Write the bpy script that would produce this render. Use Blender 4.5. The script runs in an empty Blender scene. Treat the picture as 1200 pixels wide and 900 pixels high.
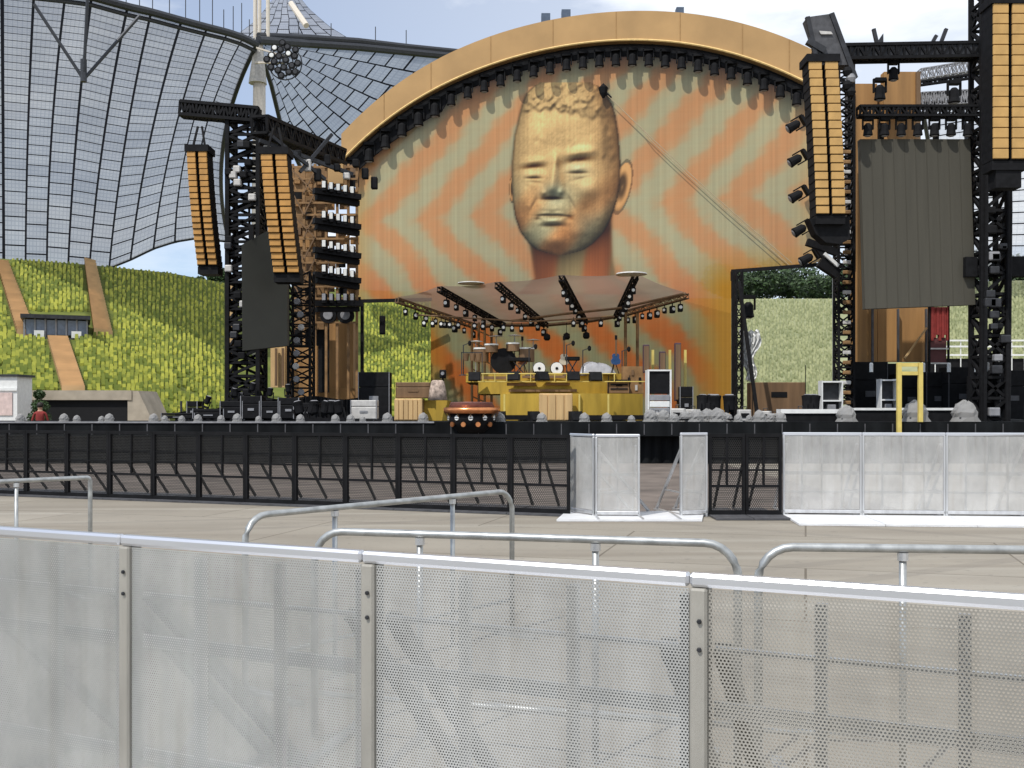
import bpy, math, random
import numpy as np
from mathutils import Vector, Matrix
random.seed(7); RNG = np.random.default_rng(11)
R = math.radians
sc = bpy.context.scene
COL = sc.collection

# ------------------------------------------------------------------ camera, sky, sun, exposure
EYE = 1.55; HZ = 480.0; FP = 1200.0
cd = bpy.data.cameras.new('camera'); cam = bpy.data.objects.new('camera', cd); COL.objects.link(cam)
cam.location = (0, 0, EYE); cam.rotation_euler = (R(90), 0, 0)
cd.sensor_width = 36; cd.lens = 36; cd.shift_y = 0.025; cd.clip_start = 0.05; cd.clip_end = 2000
sc.camera = cam
SUN = Vector((-0.36, -0.47, 0.80)).normalized()
w = bpy.data.worlds.new('World'); sc.world = w; w.use_nodes = True
nt = w.node_tree; nt.nodes.clear()
N = nt.nodes.new; L = nt.links.new
sky = N('ShaderNodeTexSky'); sky.sky_type = 'NISHITA'; sky.sun_disc = False
sky.sun_elevation = math.asin(SUN.z); sky.sun_rotation = math.atan2(SUN.x, SUN.y)
sky.air_density = 1.0; sky.dust_density = 0.5; sky.altitude = 500
tc = N('ShaderNodeTexCoord'); mp = N('ShaderNodeMapping'); mp.inputs['Scale'].default_value = (1.6, 1.6, 5.0)
mp.inputs['Location'].default_value = (0.35, 0.2, 0.1)
nz = N('ShaderNodeTexNoise'); nz.inputs['Scale'].default_value = 1.7; nz.inputs['Detail'].default_value = 7; nz.inputs['Roughness'].default_value = 0.55
rp = N('ShaderNodeValToRGB'); rp.color_ramp.elements[0].position = 0.50; rp.color_ramp.elements[1].position = 0.74
rp.color_ramp.elements[0].color = (0.10, 0.10, 0.10, 1)
sx = N('ShaderNodeSeparateXYZ'); mr = N('ShaderNodeMapRange')
mr.inputs['From Min'].default_value = -0.25; mr.inputs['From Max'].default_value = 0.35; mr.inputs['To Min'].default_value = 0.22; mr.inputs['To Max'].default_value = 0.62
ad = N('ShaderNodeMath'); ad.operation = 'ADD'; ad.use_clamp = True
mx = N('ShaderNodeMix'); mx.data_type = 'RGBA'; mx.inputs[7].default_value = (8.2, 8.6, 9.2, 1)
bg = N('ShaderNodeBackground'); bg.inputs['Strength'].default_value = 0.125; out = N('ShaderNodeOutputWorld')
L(tc.outputs['Generated'], mp.inputs['Vector']); L(mp.outputs[0], nz.inputs['Vector']); L(nz.outputs[0], rp.inputs[0])
L(tc.outputs['Generated'], sx.inputs[0]); L(sx.outputs[0], mr.inputs['Value']); L(mr.outputs[0], ad.inputs[0]); L(rp.outputs[0], ad.inputs[1])
L(ad.outputs[0], mx.inputs[0]); tn = N('ShaderNodeMix'); tn.data_type = 'RGBA'; tn.blend_type = 'MULTIPLY'; tn.inputs[0].default_value = 1; tn.inputs[7].default_value = (.82, .97, 1.13, 1); L(sky.outputs[0], tn.inputs[6]); L(tn.outputs[2], mx.inputs[6]); L(mx.outputs[2], bg.inputs['Color']); L(bg.outputs[0], out.inputs[0])
sd = bpy.data.lights.new('sun', 'SUN'); sd.energy = 3.6; sd.angle = R(0.53); sd.color = (1.0, 0.965, 0.91)
so = bpy.data.objects.new('sun', sd); COL.objects.link(so); so.rotation_euler = SUN.to_track_quat('Z', 'Y').to_euler()
vs = sc.view_settings; vs.view_transform = 'Standard'; vs.look = 'None'; vs.gamma = 1; vs.exposure = 0.0; vs.use_curve_mapping = False
sc.cycles.max_bounces = 6; sc.cycles.transparent_max_bounces = 24; sc.cycles.use_denoising = True
sc.cycles.caustics_reflective = False; sc.cycles.caustics_refractive = False

# ------------------------------------------------------------------ helpers
def P(px, py, d): return Vector(((px - 600) / FP * d, d, EYE - (py - HZ) / FP * d))
def lin(c): return tuple(((v / 255) / 12.92 if v / 255 <= 0.04045 else ((v / 255 + 0.055) / 1.055) ** 2.4) for v in c)

def mat(name, c, rough=0.6, metal=0.0, var=0.15, scale=6.0, bump=0.0, bscale=40.0, spec=0.4, coord='Object', stretch=(1, 1, 1)):
    m = bpy.data.materials.new(name); m.use_nodes = True; t = m.node_tree
    b = t.nodes['Principled BSDF']; b.inputs['Roughness'].default_value = rough; b.inputs['Metallic'].default_value = metal
    b.inputs['Specular IOR Level'].default_value = spec
    tc = t.nodes.new('ShaderNodeTexCoord'); mp = t.nodes.new('ShaderNodeMapping'); mp.inputs['Scale'].default_value = stretch
    t.links.new(tc.outputs[coord], mp.inputs[0])
    n = t.nodes.new('ShaderNodeTexNoise'); n.inputs['Scale'].default_value = scale; n.inputs['Detail'].default_value = 6
    t.links.new(mp.outputs[0], n.inputs['Vector'])
    r = t.nodes.new('ShaderNodeValToRGB'); r.color_ramp.elements[0].position = 0.3; r.color_ramp.elements[1].position = 0.7
    r.color_ramp.elements[0].color = tuple(v * (1 - var) for v in c) + (1,); r.color_ramp.elements[1].color = tuple(min(1, v * (1 + var)) for v in c) + (1,)
    t.links.new(n.outputs[0], r.inputs[0]); t.links.new(r.outputs[0], b.inputs['Base Color'])
    if bump:
        n2 = t.nodes.new('ShaderNodeTexNoise'); n2.inputs['Scale'].default_value = bscale; n2.inputs['Detail'].default_value = 4
        t.links.new(mp.outputs[0], n2.inputs['Vector'])
        bp = t.nodes.new('ShaderNodeBump'); bp.inputs['Strength'].default_value = bump; bp.inputs['Distance'].default_value = 0.02
        t.links.new(n2.outputs[0], bp.inputs['Height']); t.links.new(bp.outputs[0], b.inputs['Normal'])
    return m

class MB:
    def __init__(s): s.v = []; s.f = []
    def add(s, vs, fs):
        o = len(s.v); s.v += [tuple(v) for v in vs]; s.f += [tuple(i + o for i in f) for f in fs]; return s
    def box(s, x0, y0, z0, x1, y1, z1):
        return s.add([(x0, y0, z0), (x1, y0, z0), (x1, y1, z0), (x0, y1, z0), (x0, y0, z1), (x1, y0, z1), (x1, y1, z1), (x0, y1, z1)],
                     [(3, 2, 1, 0), (4, 5, 6, 7), (0, 1, 5, 4), (1, 2, 6, 5), (2, 3, 7, 6), (3, 0, 4, 7)])
    def cbox(s, x0, y0, z0, x1, y1, z1, c):          # box with chamfered edges
        c = min(c, (x1 - x0) * .4, (y1 - y0) * .4, (z1 - z0) * .4)
        def ring(z, k): return [(x0 + k, y0 + c, z), (x0 + c, y0 + k, z), (x1 - c, y0 + k, z), (x1 - k, y0 + c, z), (x1 - k, y1 - c, z), (x1 - c, y1 - k, z), (x0 + c, y1 - k, z), (x0 + k, y1 - c, z)]
        vs = ring(z0, c * .6) + ring(z0 + c, 0) + ring(z1 - c, 0) + ring(z1, c * .6); fs = []
        for r_ in range(3):
            for i in range(8): fs.append((r_ * 8 + i, r_ * 8 + (i + 1) % 8, r_ * 8 + 8 + (i + 1) % 8, r_ * 8 + 8 + i))
        fs += [tuple(range(7, -1, -1)), tuple(range(24, 32))]
        return s.add(vs, fs)
    def frame(s, p, q):
        p = Vector(p); q = Vector(q); z = (q - p).normalized()
        up = Vector((0, 0, 1)) if abs(z.z) < 0.9 else Vector((0, 1, 0))
        x = z.cross(up).normalized(); y = x.cross(z).normalized(); return p, q, x, y
    def bar(s, p, q, w_, h_=None):
        h_ = h_ or w_; p, q, x, y = s.frame(p, q); x = x * w_ / 2; y = y * h_ / 2
        vs = [p - x - y, p + x - y, p + x + y, p - x + y, q - x - y, q + x - y, q + x + y, q - x + y]
        return s.add(vs, [(0, 1, 2, 3), (7, 6, 5, 4), (4, 5, 1, 0), (5, 6, 2, 1), (6, 7, 3, 2), (7, 4, 0, 3)])
    def tube(s, pts, r, n=10):
        pts = [Vector(p) for p in pts]; rings = []
        rr = r if isinstance(r, (list, tuple)) else [r] * len(pts)
        for i, p in enumerate(pts):
            a = pts[max(0, i - 1)]; b = pts[min(len(pts) - 1, i + 1)]
            _, _, x, y = s.frame(a, b)
            if rings and x.dot(px_) < 0: x = -x; y = -y
            px_ = x
            rings.append([p + (x * math.cos(2 * math.pi * k / n) + y * math.sin(2 * math.pi * k / n)) * rr[i] for k in range(n)])
        vs = [v for r_ in rings for v in r_]; fs = []
        for i in range(len(pts) - 1):
            for k in range(n): fs.append((i * n + k, i * n + (k + 1) % n, (i + 1) * n + (k + 1) % n, (i + 1) * n + k))
        fs += [tuple(range(n - 1, -1, -1)), tuple((len(pts) - 1) * n + k for k in range(n))]
        return s.add(vs, fs)
    def lathe(s, c, prof, n=24, axis='z'):
        c = Vector(c); vs = []; fs = []
        for (r, h) in prof:
            for k in range(n):
                a = 2 * math.pi * k / n
                o = Vector((r * math.cos(a), r * math.sin(a), h)) if axis == 'z' else Vector((r * math.cos(a), h, r * math.sin(a))) if axis == 'y' else Vector((h, r * math.cos(a), r * math.sin(a)))
                vs.append(c + o)
        for i in range(len(prof) - 1):
            for k in range(n): fs.append((i * n + k, i * n + (k + 1) % n, (i + 1) * n + (k + 1) % n, (i + 1) * n + k))
        fs += [tuple(range(n - 1, -1, -1)), tuple((len(prof) - 1) * n + k for k in range(n))]
        return s.add(vs, fs)
    def prism(s, front, off):                         # polygon extruded by a vector
        off = Vector(off); f = [Vector(p) for p in front]; n = len(f)
        return s.add(f + [p + off for p in f], [tuple(range(n)), tuple(range(2 * n - 1, n - 1, -1))] + [(i, i + n, (i + 1) % n + n, (i + 1) % n) for i in range(n)])
    def strip(s, A, B):
        n = len(A); return s.add(list(A) + list(B), [(i, i + 1, n + i + 1, n + i) for i in range(n - 1)])
    def truss(s, p, q, w_, n, t=0.05, d_=0.03):
        p, q, x, y = s.frame(p, q); h = w_ / 2
        cs = [x * h + y * h, -x * h + y * h, -x * h - y * h, x * h - y * h]
        for c in cs: s.bar(p + c, q + c, t)
        for i in range(n):
            a = p.lerp(q, i / n); b = p.lerp(q, (i + 1) / n)
            for k in range(4):
                c0, c1 = cs[k], cs[(k + 1) % 4]
                if (i + k) % 2: c0, c1 = c1, c0
                s.bar(a + c0, b + c1, d_); s.bar(a + c0, a + c1, d_)
        return s
    def build(s, name, m, parent=None, loc=None, smooth=False):
        me = bpy.data.meshes.new(name); me.from_pydata(s.v, [], s.f); me.update()
        if smooth: me.polygons.foreach_set('use_smooth', [True] * len(me.polygons))
        if m: me.materials.append(m)
        o = bpy.data.objects.new(name, me); COL.objects.link(o)
        if parent: o.parent = parent
        if loc is not None: o.location = loc
        return o

def tag(o, label=None, cat=None, group=None, kind=None):
    if label: o['label'] = label
    if cat: o['category'] = cat
    if group: o['group'] = group
    if kind: o['kind'] = kind
    return o
def thing(name, label, cat, loc=(0, 0, 0), rz=0, group=None):
    o = bpy.data.objects.new(name, None); COL.objects.link(o); o.empty_display_size = 0.2
    o.location = loc; o.rotation_euler = (0, 0, rz); return tag(o, label, cat, group)
def copy_tree(o, loc=None, rz=None, label=None, group=None, rot=None, scale=None, parent=None):
    c = o.copy(); COL.objects.link(c)
    if parent: c.parent = parent
    for ch in o.children: copy_tree(ch, parent=c)
    if loc is not None: c.location = loc
    if rz is not None: c.rotation_euler = (0, 0, rz)
    if rot is not None: c.rotation_euler = rot
    if scale is not None: c.scale = (scale,) * 3
    if label: c['label'] = label
    if group: c['group'] = group
    return c
ORD = 'first second third fourth fifth sixth seventh eighth ninth tenth eleventh twelfth thirteenth fourteenth fifteenth sixteenth seventeenth eighteenth nineteenth twentieth'.split()
ORD += ['twenty-' + x for x in ORD[:9]] + ['thirtieth'] + ['thirty-' + x for x in ORD[:9]]

# ------------------------------------------------------------------ materials
M = {}
M['black'] = mat('black paint', (0.010, 0.010, 0.011), 0.7, var=0.3, spec=.12)
M['dark'] = mat('dark steel', (0.030, 0.031, 0.035), 0.55, 0.2, var=0.35)
M['darkgrey'] = mat('dark grey', (0.07, 0.07, 0.075), 0.6, var=0.3)
M['deckblack'] = mat('black stage cloth', (0.010, 0.011, 0.012), 0.9, spec=.08, var=0.45, scale=2.2, stretch=(1, 1, 0.3), bump=.4, bscale=9)
M['alu'] = mat('brushed aluminium', (0.62, 0.62, 0.62), 0.38, 0.75, var=0.12, scale=14, stretch=(1, 1, .15))
M['alurail'] = mat('bright aluminium rail', (0.66, 0.67, 0.70), 0.35, 0.8, var=0.05, scale=10, stretch=(.2, 1, 1))
M['aludull'] = mat('weathered aluminium', (0.30, 0.285, 0.25), 0.6, 0.1, var=0.22, scale=7, bump=.15, bscale=60, stretch=(1, 1, .3))
M['offalu'] = mat('pale aluminium', (0.85, 0.84, 0.80), 0.55, 0.1, var=.1)
M['tread'] = mat('bright tread plate', (0.80, 0.80, 0.80), 0.5, 0.2, var=0.08, bump=.3, bscale=70)
M['galv'] = mat('galvanised tube', (0.42, 0.43, 0.42), 0.42, 0.6, var=0.25, scale=16)
M['ochre'] = mat('ochre painted fascia', (0.42, 0.255, 0.105), 0.75, var=0.16, scale=.5, bump=.3, bscale=1.2)
M['wood'] = mat('brown plywood', (0.34, 0.18, 0.062), 0.65, var=0.25, scale=1.2, stretch=(3, 3, .22))
M['wooddark'] = mat('dark brown board', (0.17, 0.10, 0.05), 0.7, var=0.3, scale=1.5, stretch=(3, 3, .2))
M['woodlight'] = mat('pale timber', (0.56, 0.37, 0.17), 0.7, var=0.15, scale=2, stretch=(5, 5, .4))
M['yellow'] = mat('mustard yellow cloth', (0.43, 0.28, 0.035), 0.7, var=0.18, scale=1.6, stretch=(3, 3, .5))
M['yellowpaint'] = mat('yellow paint', (0.60, 0.47, 0.13), 0.5, var=0.1)
M['orange'] = mat('orange grille', (0.50, 0.30, 0.10), 0.55, var=0.13, scale=3)
M['orangedeep'] = mat('deep orange grille', (0.47, 0.24, 0.06), 0.55, var=0.18, scale=3)
M['copper'] = mat('polished copper', (0.75, 0.30, 0.12), 0.28, 0.85, var=0.15)
M['white'] = mat('white paint', (0.72, 0.72, 0.70), 0.55, var=0.08)
M['offwhite'] = mat('off white plastic', (0.52, 0.50, 0.47), 0.5, var=0.18)
M['grey'] = mat('grey plastic', (0.25, 0.25, 0.26), 0.5, var=0.2)
M['red'] = mat('red cloth', (0.24, 0.03, 0.025), 0.8, var=0.2)
M['skin'] = mat('skin', (0.50, 0.29, 0.19), 0.55, var=0.05)
M['hair'] = mat('dark hair', (0.02, 0.014, 0.01), 0.6, var=0.2)
M['denim'] = mat('dark trousers', (0.03, 0.035, 0.05), 0.8, var=0.2)
M['concrete'] = mat('pale concrete wall', (0.36, 0.31, 0.24), 0.85, var=0.2, scale=1.5, bump=.3, bscale=8)
M['aisle'] = mat('tan aisle steps', (0.56, 0.36, 0.18), 0.85, var=0.12, scale=.8, bump=.3, bscale=5)
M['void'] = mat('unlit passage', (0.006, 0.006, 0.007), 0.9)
M['bark'] = mat('bark', (0.09, 0.06, 0.04), 0.9, bump=.5)
M['leaf'] = mat('dark leaves', (0.030, 0.058, 0.016), 0.6, var=0.55, scale=1.3)
M['cable'] = mat('dark cable', (0.045, 0.048, 0.055), 0.5, 0.3)
M['mast'] = mat('cream mast paint', (0.62, 0.56, 0.47), 0.55, var=0.1)
M['blueglass'] = mat('blue grey glazing', (0.10, 0.13, 0.18), 0.15, var=0.2, spec=.6)
M['lens'] = mat('pale lamp lens', (0.78, 0.78, 0.74), 0.2, var=0.05, spec=.7)
M['beige'] = mat('beige rope', (0.38, 0.30, 0.19), 0.8)
M['netting'] = mat('bronze netting', (0.24, 0.135, 0.055), 0.7, var=0.4, scale=2.5)

def node_mat(name):
    m = bpy.data.materials.new(name); m.use_nodes = True; t = m.node_tree; t.nodes.clear()
    return m, t, t.nodes.new, t.links.new
def mathn(t, op, a, b=None, c=None):
    n = t.nodes.new('ShaderNodeMath'); n.operation = op
    for i, v in enumerate((a, b, c)):
        if v is None: continue
        if isinstance(v, (int, float)): n.inputs[i].default_value = v
        else: t.links.new(v, n.inputs[i])
    return n.outputs[0]

def perforated(name, pitch, rad, color, metal=0.35):
    m, t, N, L = node_mat(name)
    tc = N('ShaderNodeTexCoord'); s = N('ShaderNodeSeparateXYZ'); L(tc.outputs['Object'], s.inputs[0])
    u = mathn(t, 'DIVIDE', s.outputs[0], pitch); v = mathn(t, 'DIVIDE', s.outputs[2], pitch * 1.732)
    def dist(du):
        a = mathn(t, 'MULTIPLY', mathn(t, 'SUBTRACT', mathn(t, 'FRACT', mathn(t, 'ADD', u, du)), .5), pitch)
        b = mathn(t, 'MULTIPLY', mathn(t, 'SUBTRACT', mathn(t, 'FRACT', mathn(t, 'ADD', v, du)), .5), pitch * 1.732)
        return mathn(t, 'SQRT', mathn(t, 'ADD', mathn(t, 'MULTIPLY', a, a), mathn(t, 'MULTIPLY', b, b)))
    hole = mathn(t, 'LESS_THAN', mathn(t, 'MINIMUM', dist(100.0), dist(100.5)), rad)
    b = N('ShaderNodeBsdfPrincipled'); b.inputs['Roughness'].default_value = 0.5; b.inputs['Metallic'].default_value = metal
    nz = N('ShaderNodeTexNoise'); nz.inputs['Scale'].default_value = 2.6; nz.inputs['Detail'].default_value = 8; nz.inputs['Roughness'].default_value = .65
    mp = N('ShaderNodeMapping'); mp.inputs['Scale'].default_value = (1, 1, .6); L(tc.outputs['Object'], mp.inputs[0]); L(mp.outputs[0], nz.inputs['Vector'])
    r = N('ShaderNodeValToRGB'); r.color_ramp.elements[0].position = .32; r.color_ramp.elements[1].position = .66
    r.color_ramp.elements[0].color = tuple(c * .70 for c in color) + (1,); r.color_ramp.elements[1].color = tuple(min(1, c * 1.08) for c in color) + (1,)
    mp2 = N('ShaderNodeMapping'); mp2.inputs['Scale'].default_value = (14, 1, .9); L(tc.outputs['Object'], mp2.inputs[0])
    n2 = N('ShaderNodeTexNoise'); n2.inputs['Scale'].default_value = 1.1; n2.inputs['Detail'].default_value = 6; L(mp2.outputs[0], n2.inputs['Vector'])
    r2 = N('ShaderNodeValToRGB'); r2.color_ramp.elements[0].position = .50; r2.color_ramp.elements[1].position = .72; r2.color_ramp.elements[0].color = (1, 1, 1, 1); r2.color_ramp.elements[1].color = (.62, .56, .48, 1); L(n2.outputs[0], r2.inputs[0])
    kx = N('ShaderNodeMix'); kx.data_type = 'RGBA'; kx.blend_type = 'MULTIPLY'; kx.inputs[0].default_value = .3; L(nz.outputs[0], r.inputs[0]); L(r.outputs[0], kx.inputs[6]); L(r2.outputs[0], kx.inputs[7]); L(kx.outputs[2], b.inputs['Base Color'])
    tr = N('ShaderNodeBsdfTransparent'); mx = N('ShaderNodeMixShader'); o = N('ShaderNodeOutputMaterial')
    L(hole, mx.inputs[0]); L(b.outputs[0], mx.inputs[1]); L(tr.outputs[0], mx.inputs[2]); L(mx.outputs[0], o.inputs[0])
    return m
M['perf_fine'] = perforated('fine perforated aluminium', 0.0075, 0.00225, (0.52, 0.52, 0.50))
M['perf'] = perforated('perforated aluminium', 0.0080, 0.0025, (0.42, 0.40, 0.355))

M['perf_far'] = perforated('dense perforated aluminium', 0.0095, 0.0026, (0.60, 0.59, 0.565), .2)
M['perf_darken'] = perforated('added darkening mesh', 0.030, 0.0118, (0.03, 0.028, 0.026), .1)
def sheet(name, col, transp, transl, grid=None, colvar=.1, attr=None):
    m, t, N, L = node_mat(name)
    df = N('ShaderNodeBsdfDiffuse'); tl = N('ShaderNodeBsdfTranslucent'); tr = N('ShaderNodeBsdfTransparent')
    m1 = N('ShaderNodeMixShader'); m1.inputs[0].default_value = transl; m2 = N('ShaderNodeMixShader'); m2.inputs[0].default_value = transp
    o = N('ShaderNodeOutputMaterial')
    nz = N('ShaderNodeTexNoise'); nz.inputs['Scale'].default_value = .25; nz.inputs['Detail'].default_value = 6
    tc = N('ShaderNodeTexCoord'); L(tc.outputs['Object'], nz.inputs['Vector'])
    r = N('ShaderNodeValToRGB'); r.color_ramp.elements[0].position = .3; r.color_ramp.elements[1].position = .7
    r.color_ramp.elements[0].color = tuple(c * (1 - colvar) for c in col) + (1,); r.color_ramp.elements[1].color = tuple(c * (1 + colvar) for c in col) + (1,)
    L(nz.outputs[0], r.inputs[0]); c = r.outputs[0]
    if grid:
        uvn = N('ShaderNodeUVMap')
        def brick(sx_, sy_, mort, off, bw=1.0, bh=1.0):
            mp = N('ShaderNodeMapping'); mp.inputs['Scale'].default_value = (sx_, sy_, 1); L(uvn.outputs[0], mp.inputs[0])
            sp = N('ShaderNodeSeparateXYZ'); L(mp.outputs[0], sp.inputs[0]); cb = N('ShaderNodeCombineXYZ'); L(sp.outputs[1], cb.inputs[0]); L(sp.outputs[0], cb.inputs[1])
            b = N('ShaderNodeTexBrick'); b.offset = off; b.inputs['Scale'].default_value = 1; b.inputs['Mortar Size'].default_value = mort
            b.inputs['Mortar Smooth'].default_value = 0.1; b.inputs['Brick Width'].default_value = bw; b.inputs['Row Height'].default_value = bh
            b.inputs['Color1'].default_value = (1, 1, 1, 1); b.inputs['Color2'].default_value = (.80, .81, .84, 1); b.inputs['Mortar'].default_value = (.05, .052, .06, 1)
            L(cb.outputs[0], b.inputs['Vector']); return b
        b1 = brick(grid[0], grid[1], grid[2], .5); b2 = brick(grid[0] * 6, grid[1] * 3, .12, 0)
        b2.inputs['Color2'].default_value = (.93, .93, .95, 1); b2.inputs['Mortar'].default_value = (.72, .73, .76, 1)
        k1 = N('ShaderNodeMix'); k1.data_type = 'RGBA'; k1.blend_type = 'MULTIPLY'; k1.inputs[0].default_value = 1; L(c, k1.inputs[6]); L(b1.outputs['Color'], k1.inputs[7])
        k2 = N('ShaderNodeMix'); k2.data_type = 'RGBA'; k2.blend_type = 'MULTIPLY'; k2.inputs[0].default_value = 1; L(k1.outputs[2], k2.inputs[6]); L(b2.outputs['Color'], k2.inputs[7])
        c = k2.outputs[2]
        inv = mathn(t, 'MULTIPLY', mathn(t, 'SUBTRACT', 1.0, b1.outputs['Fac']), transp); L(inv, m2.inputs[0])
    if attr:
        at = N('ShaderNodeAttribute'); at.attribute_name = attr; c = at.outputs['Color']
    L(c, df.inputs[0]); L(c, tl.inputs[0]); L(df.outputs[0], m1.inputs[1]); L(tl.outputs[0], m1.inputs[2])
    L(m1.outputs[0], m2.inputs[1]); L(tr.outputs[0], m2.inputs[2]); L(m2.outputs[0], o.inputs[0])
    return m

# ------------------------------------------------------------------ the ground
def ground_mat():
    m = mat('concrete ground', (0.30, 0.268, 0.218), 0.9, var=0.1, scale=.6, bump=.25, bscale=30)
    t = m.node_tree; b = t.nodes['Principled BSDF']; N = t.nodes.new; L = t.links.new
    base = b.inputs['Base Color'].links[0].from_socket
    tc = N('ShaderNodeTexCoord')
    def layer(src, rot, sc_, scale, lo, hi, dark, amt, det=5):
        mp = N('ShaderNodeMapping'); mp.inputs['Rotation'].default_value = (0, 0, R(rot)); mp.inputs['Scale'].default_value = sc_
        L(tc.outputs['Object'], mp.inputs[0]); n = N('ShaderNodeTexNoise'); n.inputs['Scale'].default_value = scale; n.inputs['Detail'].default_value = det
        L(mp.outputs[0], n.inputs['Vector']); r = N('ShaderNodeValToRGB'); r.color_ramp.elements[0].position = lo; r.color_ramp.elements[1].position = hi
        L(n.outputs[0], r.inputs[0]); k = N('ShaderNodeMix'); k.data_type = 'RGBA'; k.inputs[7].default_value = dark + (1,)
        L(mathn(t, 'MULTIPLY', r.outputs[0], amt), k.inputs[0]); L(src, k.inputs[6]); return k.outputs[2]
    c = layer(base, 24, (.16, 1.6, 1), .9, .48, .70, (0.22, 0.19, 0.15), .6)
    c = layer(c, -30, (.12, 1.3, 1), 1.4, .52, .68, (0.43, 0.40, 0.34), .45)
    c = layer(c, 10, (1, 1, 1), 7.0, .62, .72, (0.16, 0.15, 0.13), .4, 3)
    c = layer(c, 0, (1, 1, 1), 60, .60, .75, (0.20, 0.19, 0.17), .35, 2)
    br = N('ShaderNodeTexBrick'); br.inputs['Scale'].default_value = 1; br.inputs['Brick Width'].default_value = 4.2; br.inputs['Row Height'].default_value = 2.6; br.inputs['Mortar Size'].default_value = .012
    br.inputs['Color1'].default_value = (1, 1, 1, 1); br.inputs['Color2'].default_value = (.90, .89, .87, 1); br.inputs['Mortar'].default_value = (.45, .42, .38, 1)
    mpb = N('ShaderNodeMapping'); mpb.inputs['Rotation'].default_value = (0, 0, R(16)); L(tc.outputs['Object'], mpb.inputs[0]); L(mpb.outputs[0], br.inputs['Vector'])
    mu = N('ShaderNodeMix'); mu.data_type = 'RGBA'; mu.blend_type = 'MULTIPLY'; mu.inputs[0].default_value = .9; L(c, mu.inputs[6]); L(br.outputs['Color'], mu.inputs[7]); c = mu.outputs[2]
    for rot_, off_ in ((38, 3.1), (44, 4.7), (-22, 1.0), (-25, 2.3)):          # worn tyre tracks
        mt = N('ShaderNodeMapping'); mt.inputs['Rotation'].default_value = (0, 0, R(rot_)); L(tc.outputs['Object'], mt.inputs[0]); st = N('ShaderNodeSeparateXYZ'); L(mt.outputs[0], st.inputs[0])
        wv = mathn(t, 'ADD', st.outputs[1], mathn(t, 'MULTIPLY', mathn(t, 'SINE', mathn(t, 'MULTIPLY', st.outputs[0], .35)), .4))
        dm = mathn(t, 'ABSOLUTE', mathn(t, 'SUBTRACT', mathn(t, 'FRACT', mathn(t, 'MULTIPLY', mathn(t, 'ADD', wv, off_), .155)), .5))
        tk = mathn(t, 'LESS_THAN', dm, .017); kk = N('ShaderNodeMix'); kk.data_type = 'RGBA'; kk.inputs[7].default_value = (.17, .15, .125, 1)
        nzt = N('ShaderNodeTexNoise'); nzt.inputs['Scale'].default_value = 1.1; nzt.inputs['Detail'].default_value = 5; L(tc.outputs['Object'], nzt.inputs['Vector'])
        L(mathn(t, 'MULTIPLY', tk, mathn(t, 'MULTIPLY', nzt.outputs[0], .55)), kk.inputs[0]); L(c, kk.inputs[6]); c = kk.outputs[2]
    L(c, b.inputs['Base Color']); return m
g = MB(); g.add([(-900, -60, 0), (900, -60, 0), (900, 1500, 0), (-900, 1500, 0)], [(0, 1, 2, 3)])
tag(g.build('ground', ground_mat()), kind='structure')

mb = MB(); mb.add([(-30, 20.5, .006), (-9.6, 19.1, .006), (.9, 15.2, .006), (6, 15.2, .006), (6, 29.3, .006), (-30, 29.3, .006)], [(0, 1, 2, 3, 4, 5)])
tag(mb.build('shaded_ground', mat('ground shade brown', (0.145, 0.118, 0.098), 0.9, var=.35, scale=1.1, bump=.3, bscale=12)), kind='structure')  # added dark sheet: shade on the ground before the stage, put into colour
# ------------------------------------------------------------------ spectator stand (bowl), seats, aisles, mouths
TP = [-250, 0, 100, 200, 270, 430, 600, 850, 980, 1150, 1400]
YT = [295, 303, 310, 320, 333, 340, 346, 350, 350, 330, 322]
DT = [84, 91, 95, 104, 112, 120, 124, 124, 122, 112, 100]
DB = [42, 50, 51, 56, 66, 74, 80, 82, 80, 72, 60]
ZB = [2.35, 2.35, 2.3, 1.1, .9, .8, .8, .8, .8, .8, .8]
def bowl_par(px):
    yt = np.interp(px, TP, YT); dt = np.interp(px, TP, DT); db = np.interp(px, TP, DB); zb = np.interp(px, TP, ZB)
    return db, zb, dt, EYE + (HZ - yt) / FP * dt
def bowl(px, s, up=0.0):
    db, zb, dt, zt = bowl_par(px); d = db + (dt - db) * s
    return Vector(((px - 600) / FP * d, d, zb + (zt - zb) * s + up))
def bowl_s(px, py):
    db, zb, dt, zt = bowl_par(px); k = (HZ - py) / FP
    return (EYE + k * db - zb) / ((zt - zb) - k * (dt - db))
mb = MB(); cols = list(range(-250, 1401, 25)); rows = [i / 24 for i in range(25)]
vs_ = []; fs_ = []
for px in cols:
    b0 = bowl(px, 0); vs_.append(Vector((b0.x, b0.y, 0)))
    for s in rows: vs_.append(bowl(px, s))
    t0 = bowl(px, 1); vs_.append(Vector((t0.x * 1.03, t0.y * 1.03 + 4, t0.z - 2))); vs_.append(Vector((t0.x * 1.1, t0.y * 1.1 + 20, 0)))
n_ = len(rows) + 3
for i in range(len(cols) - 1):
    for j in range(n_ - 1): fs_.append((i * n_ + j, (i + 1) * n_ + j, (i + 1) * n_ + j + 1, i * n_ + j + 1))
mb.add(vs_, fs_)
M['turf'] = mat('green covered terrace', (0.10, 0.125, 0.022), 0.9, var=0.4, scale=.5, bump=.4, bscale=3)
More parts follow.
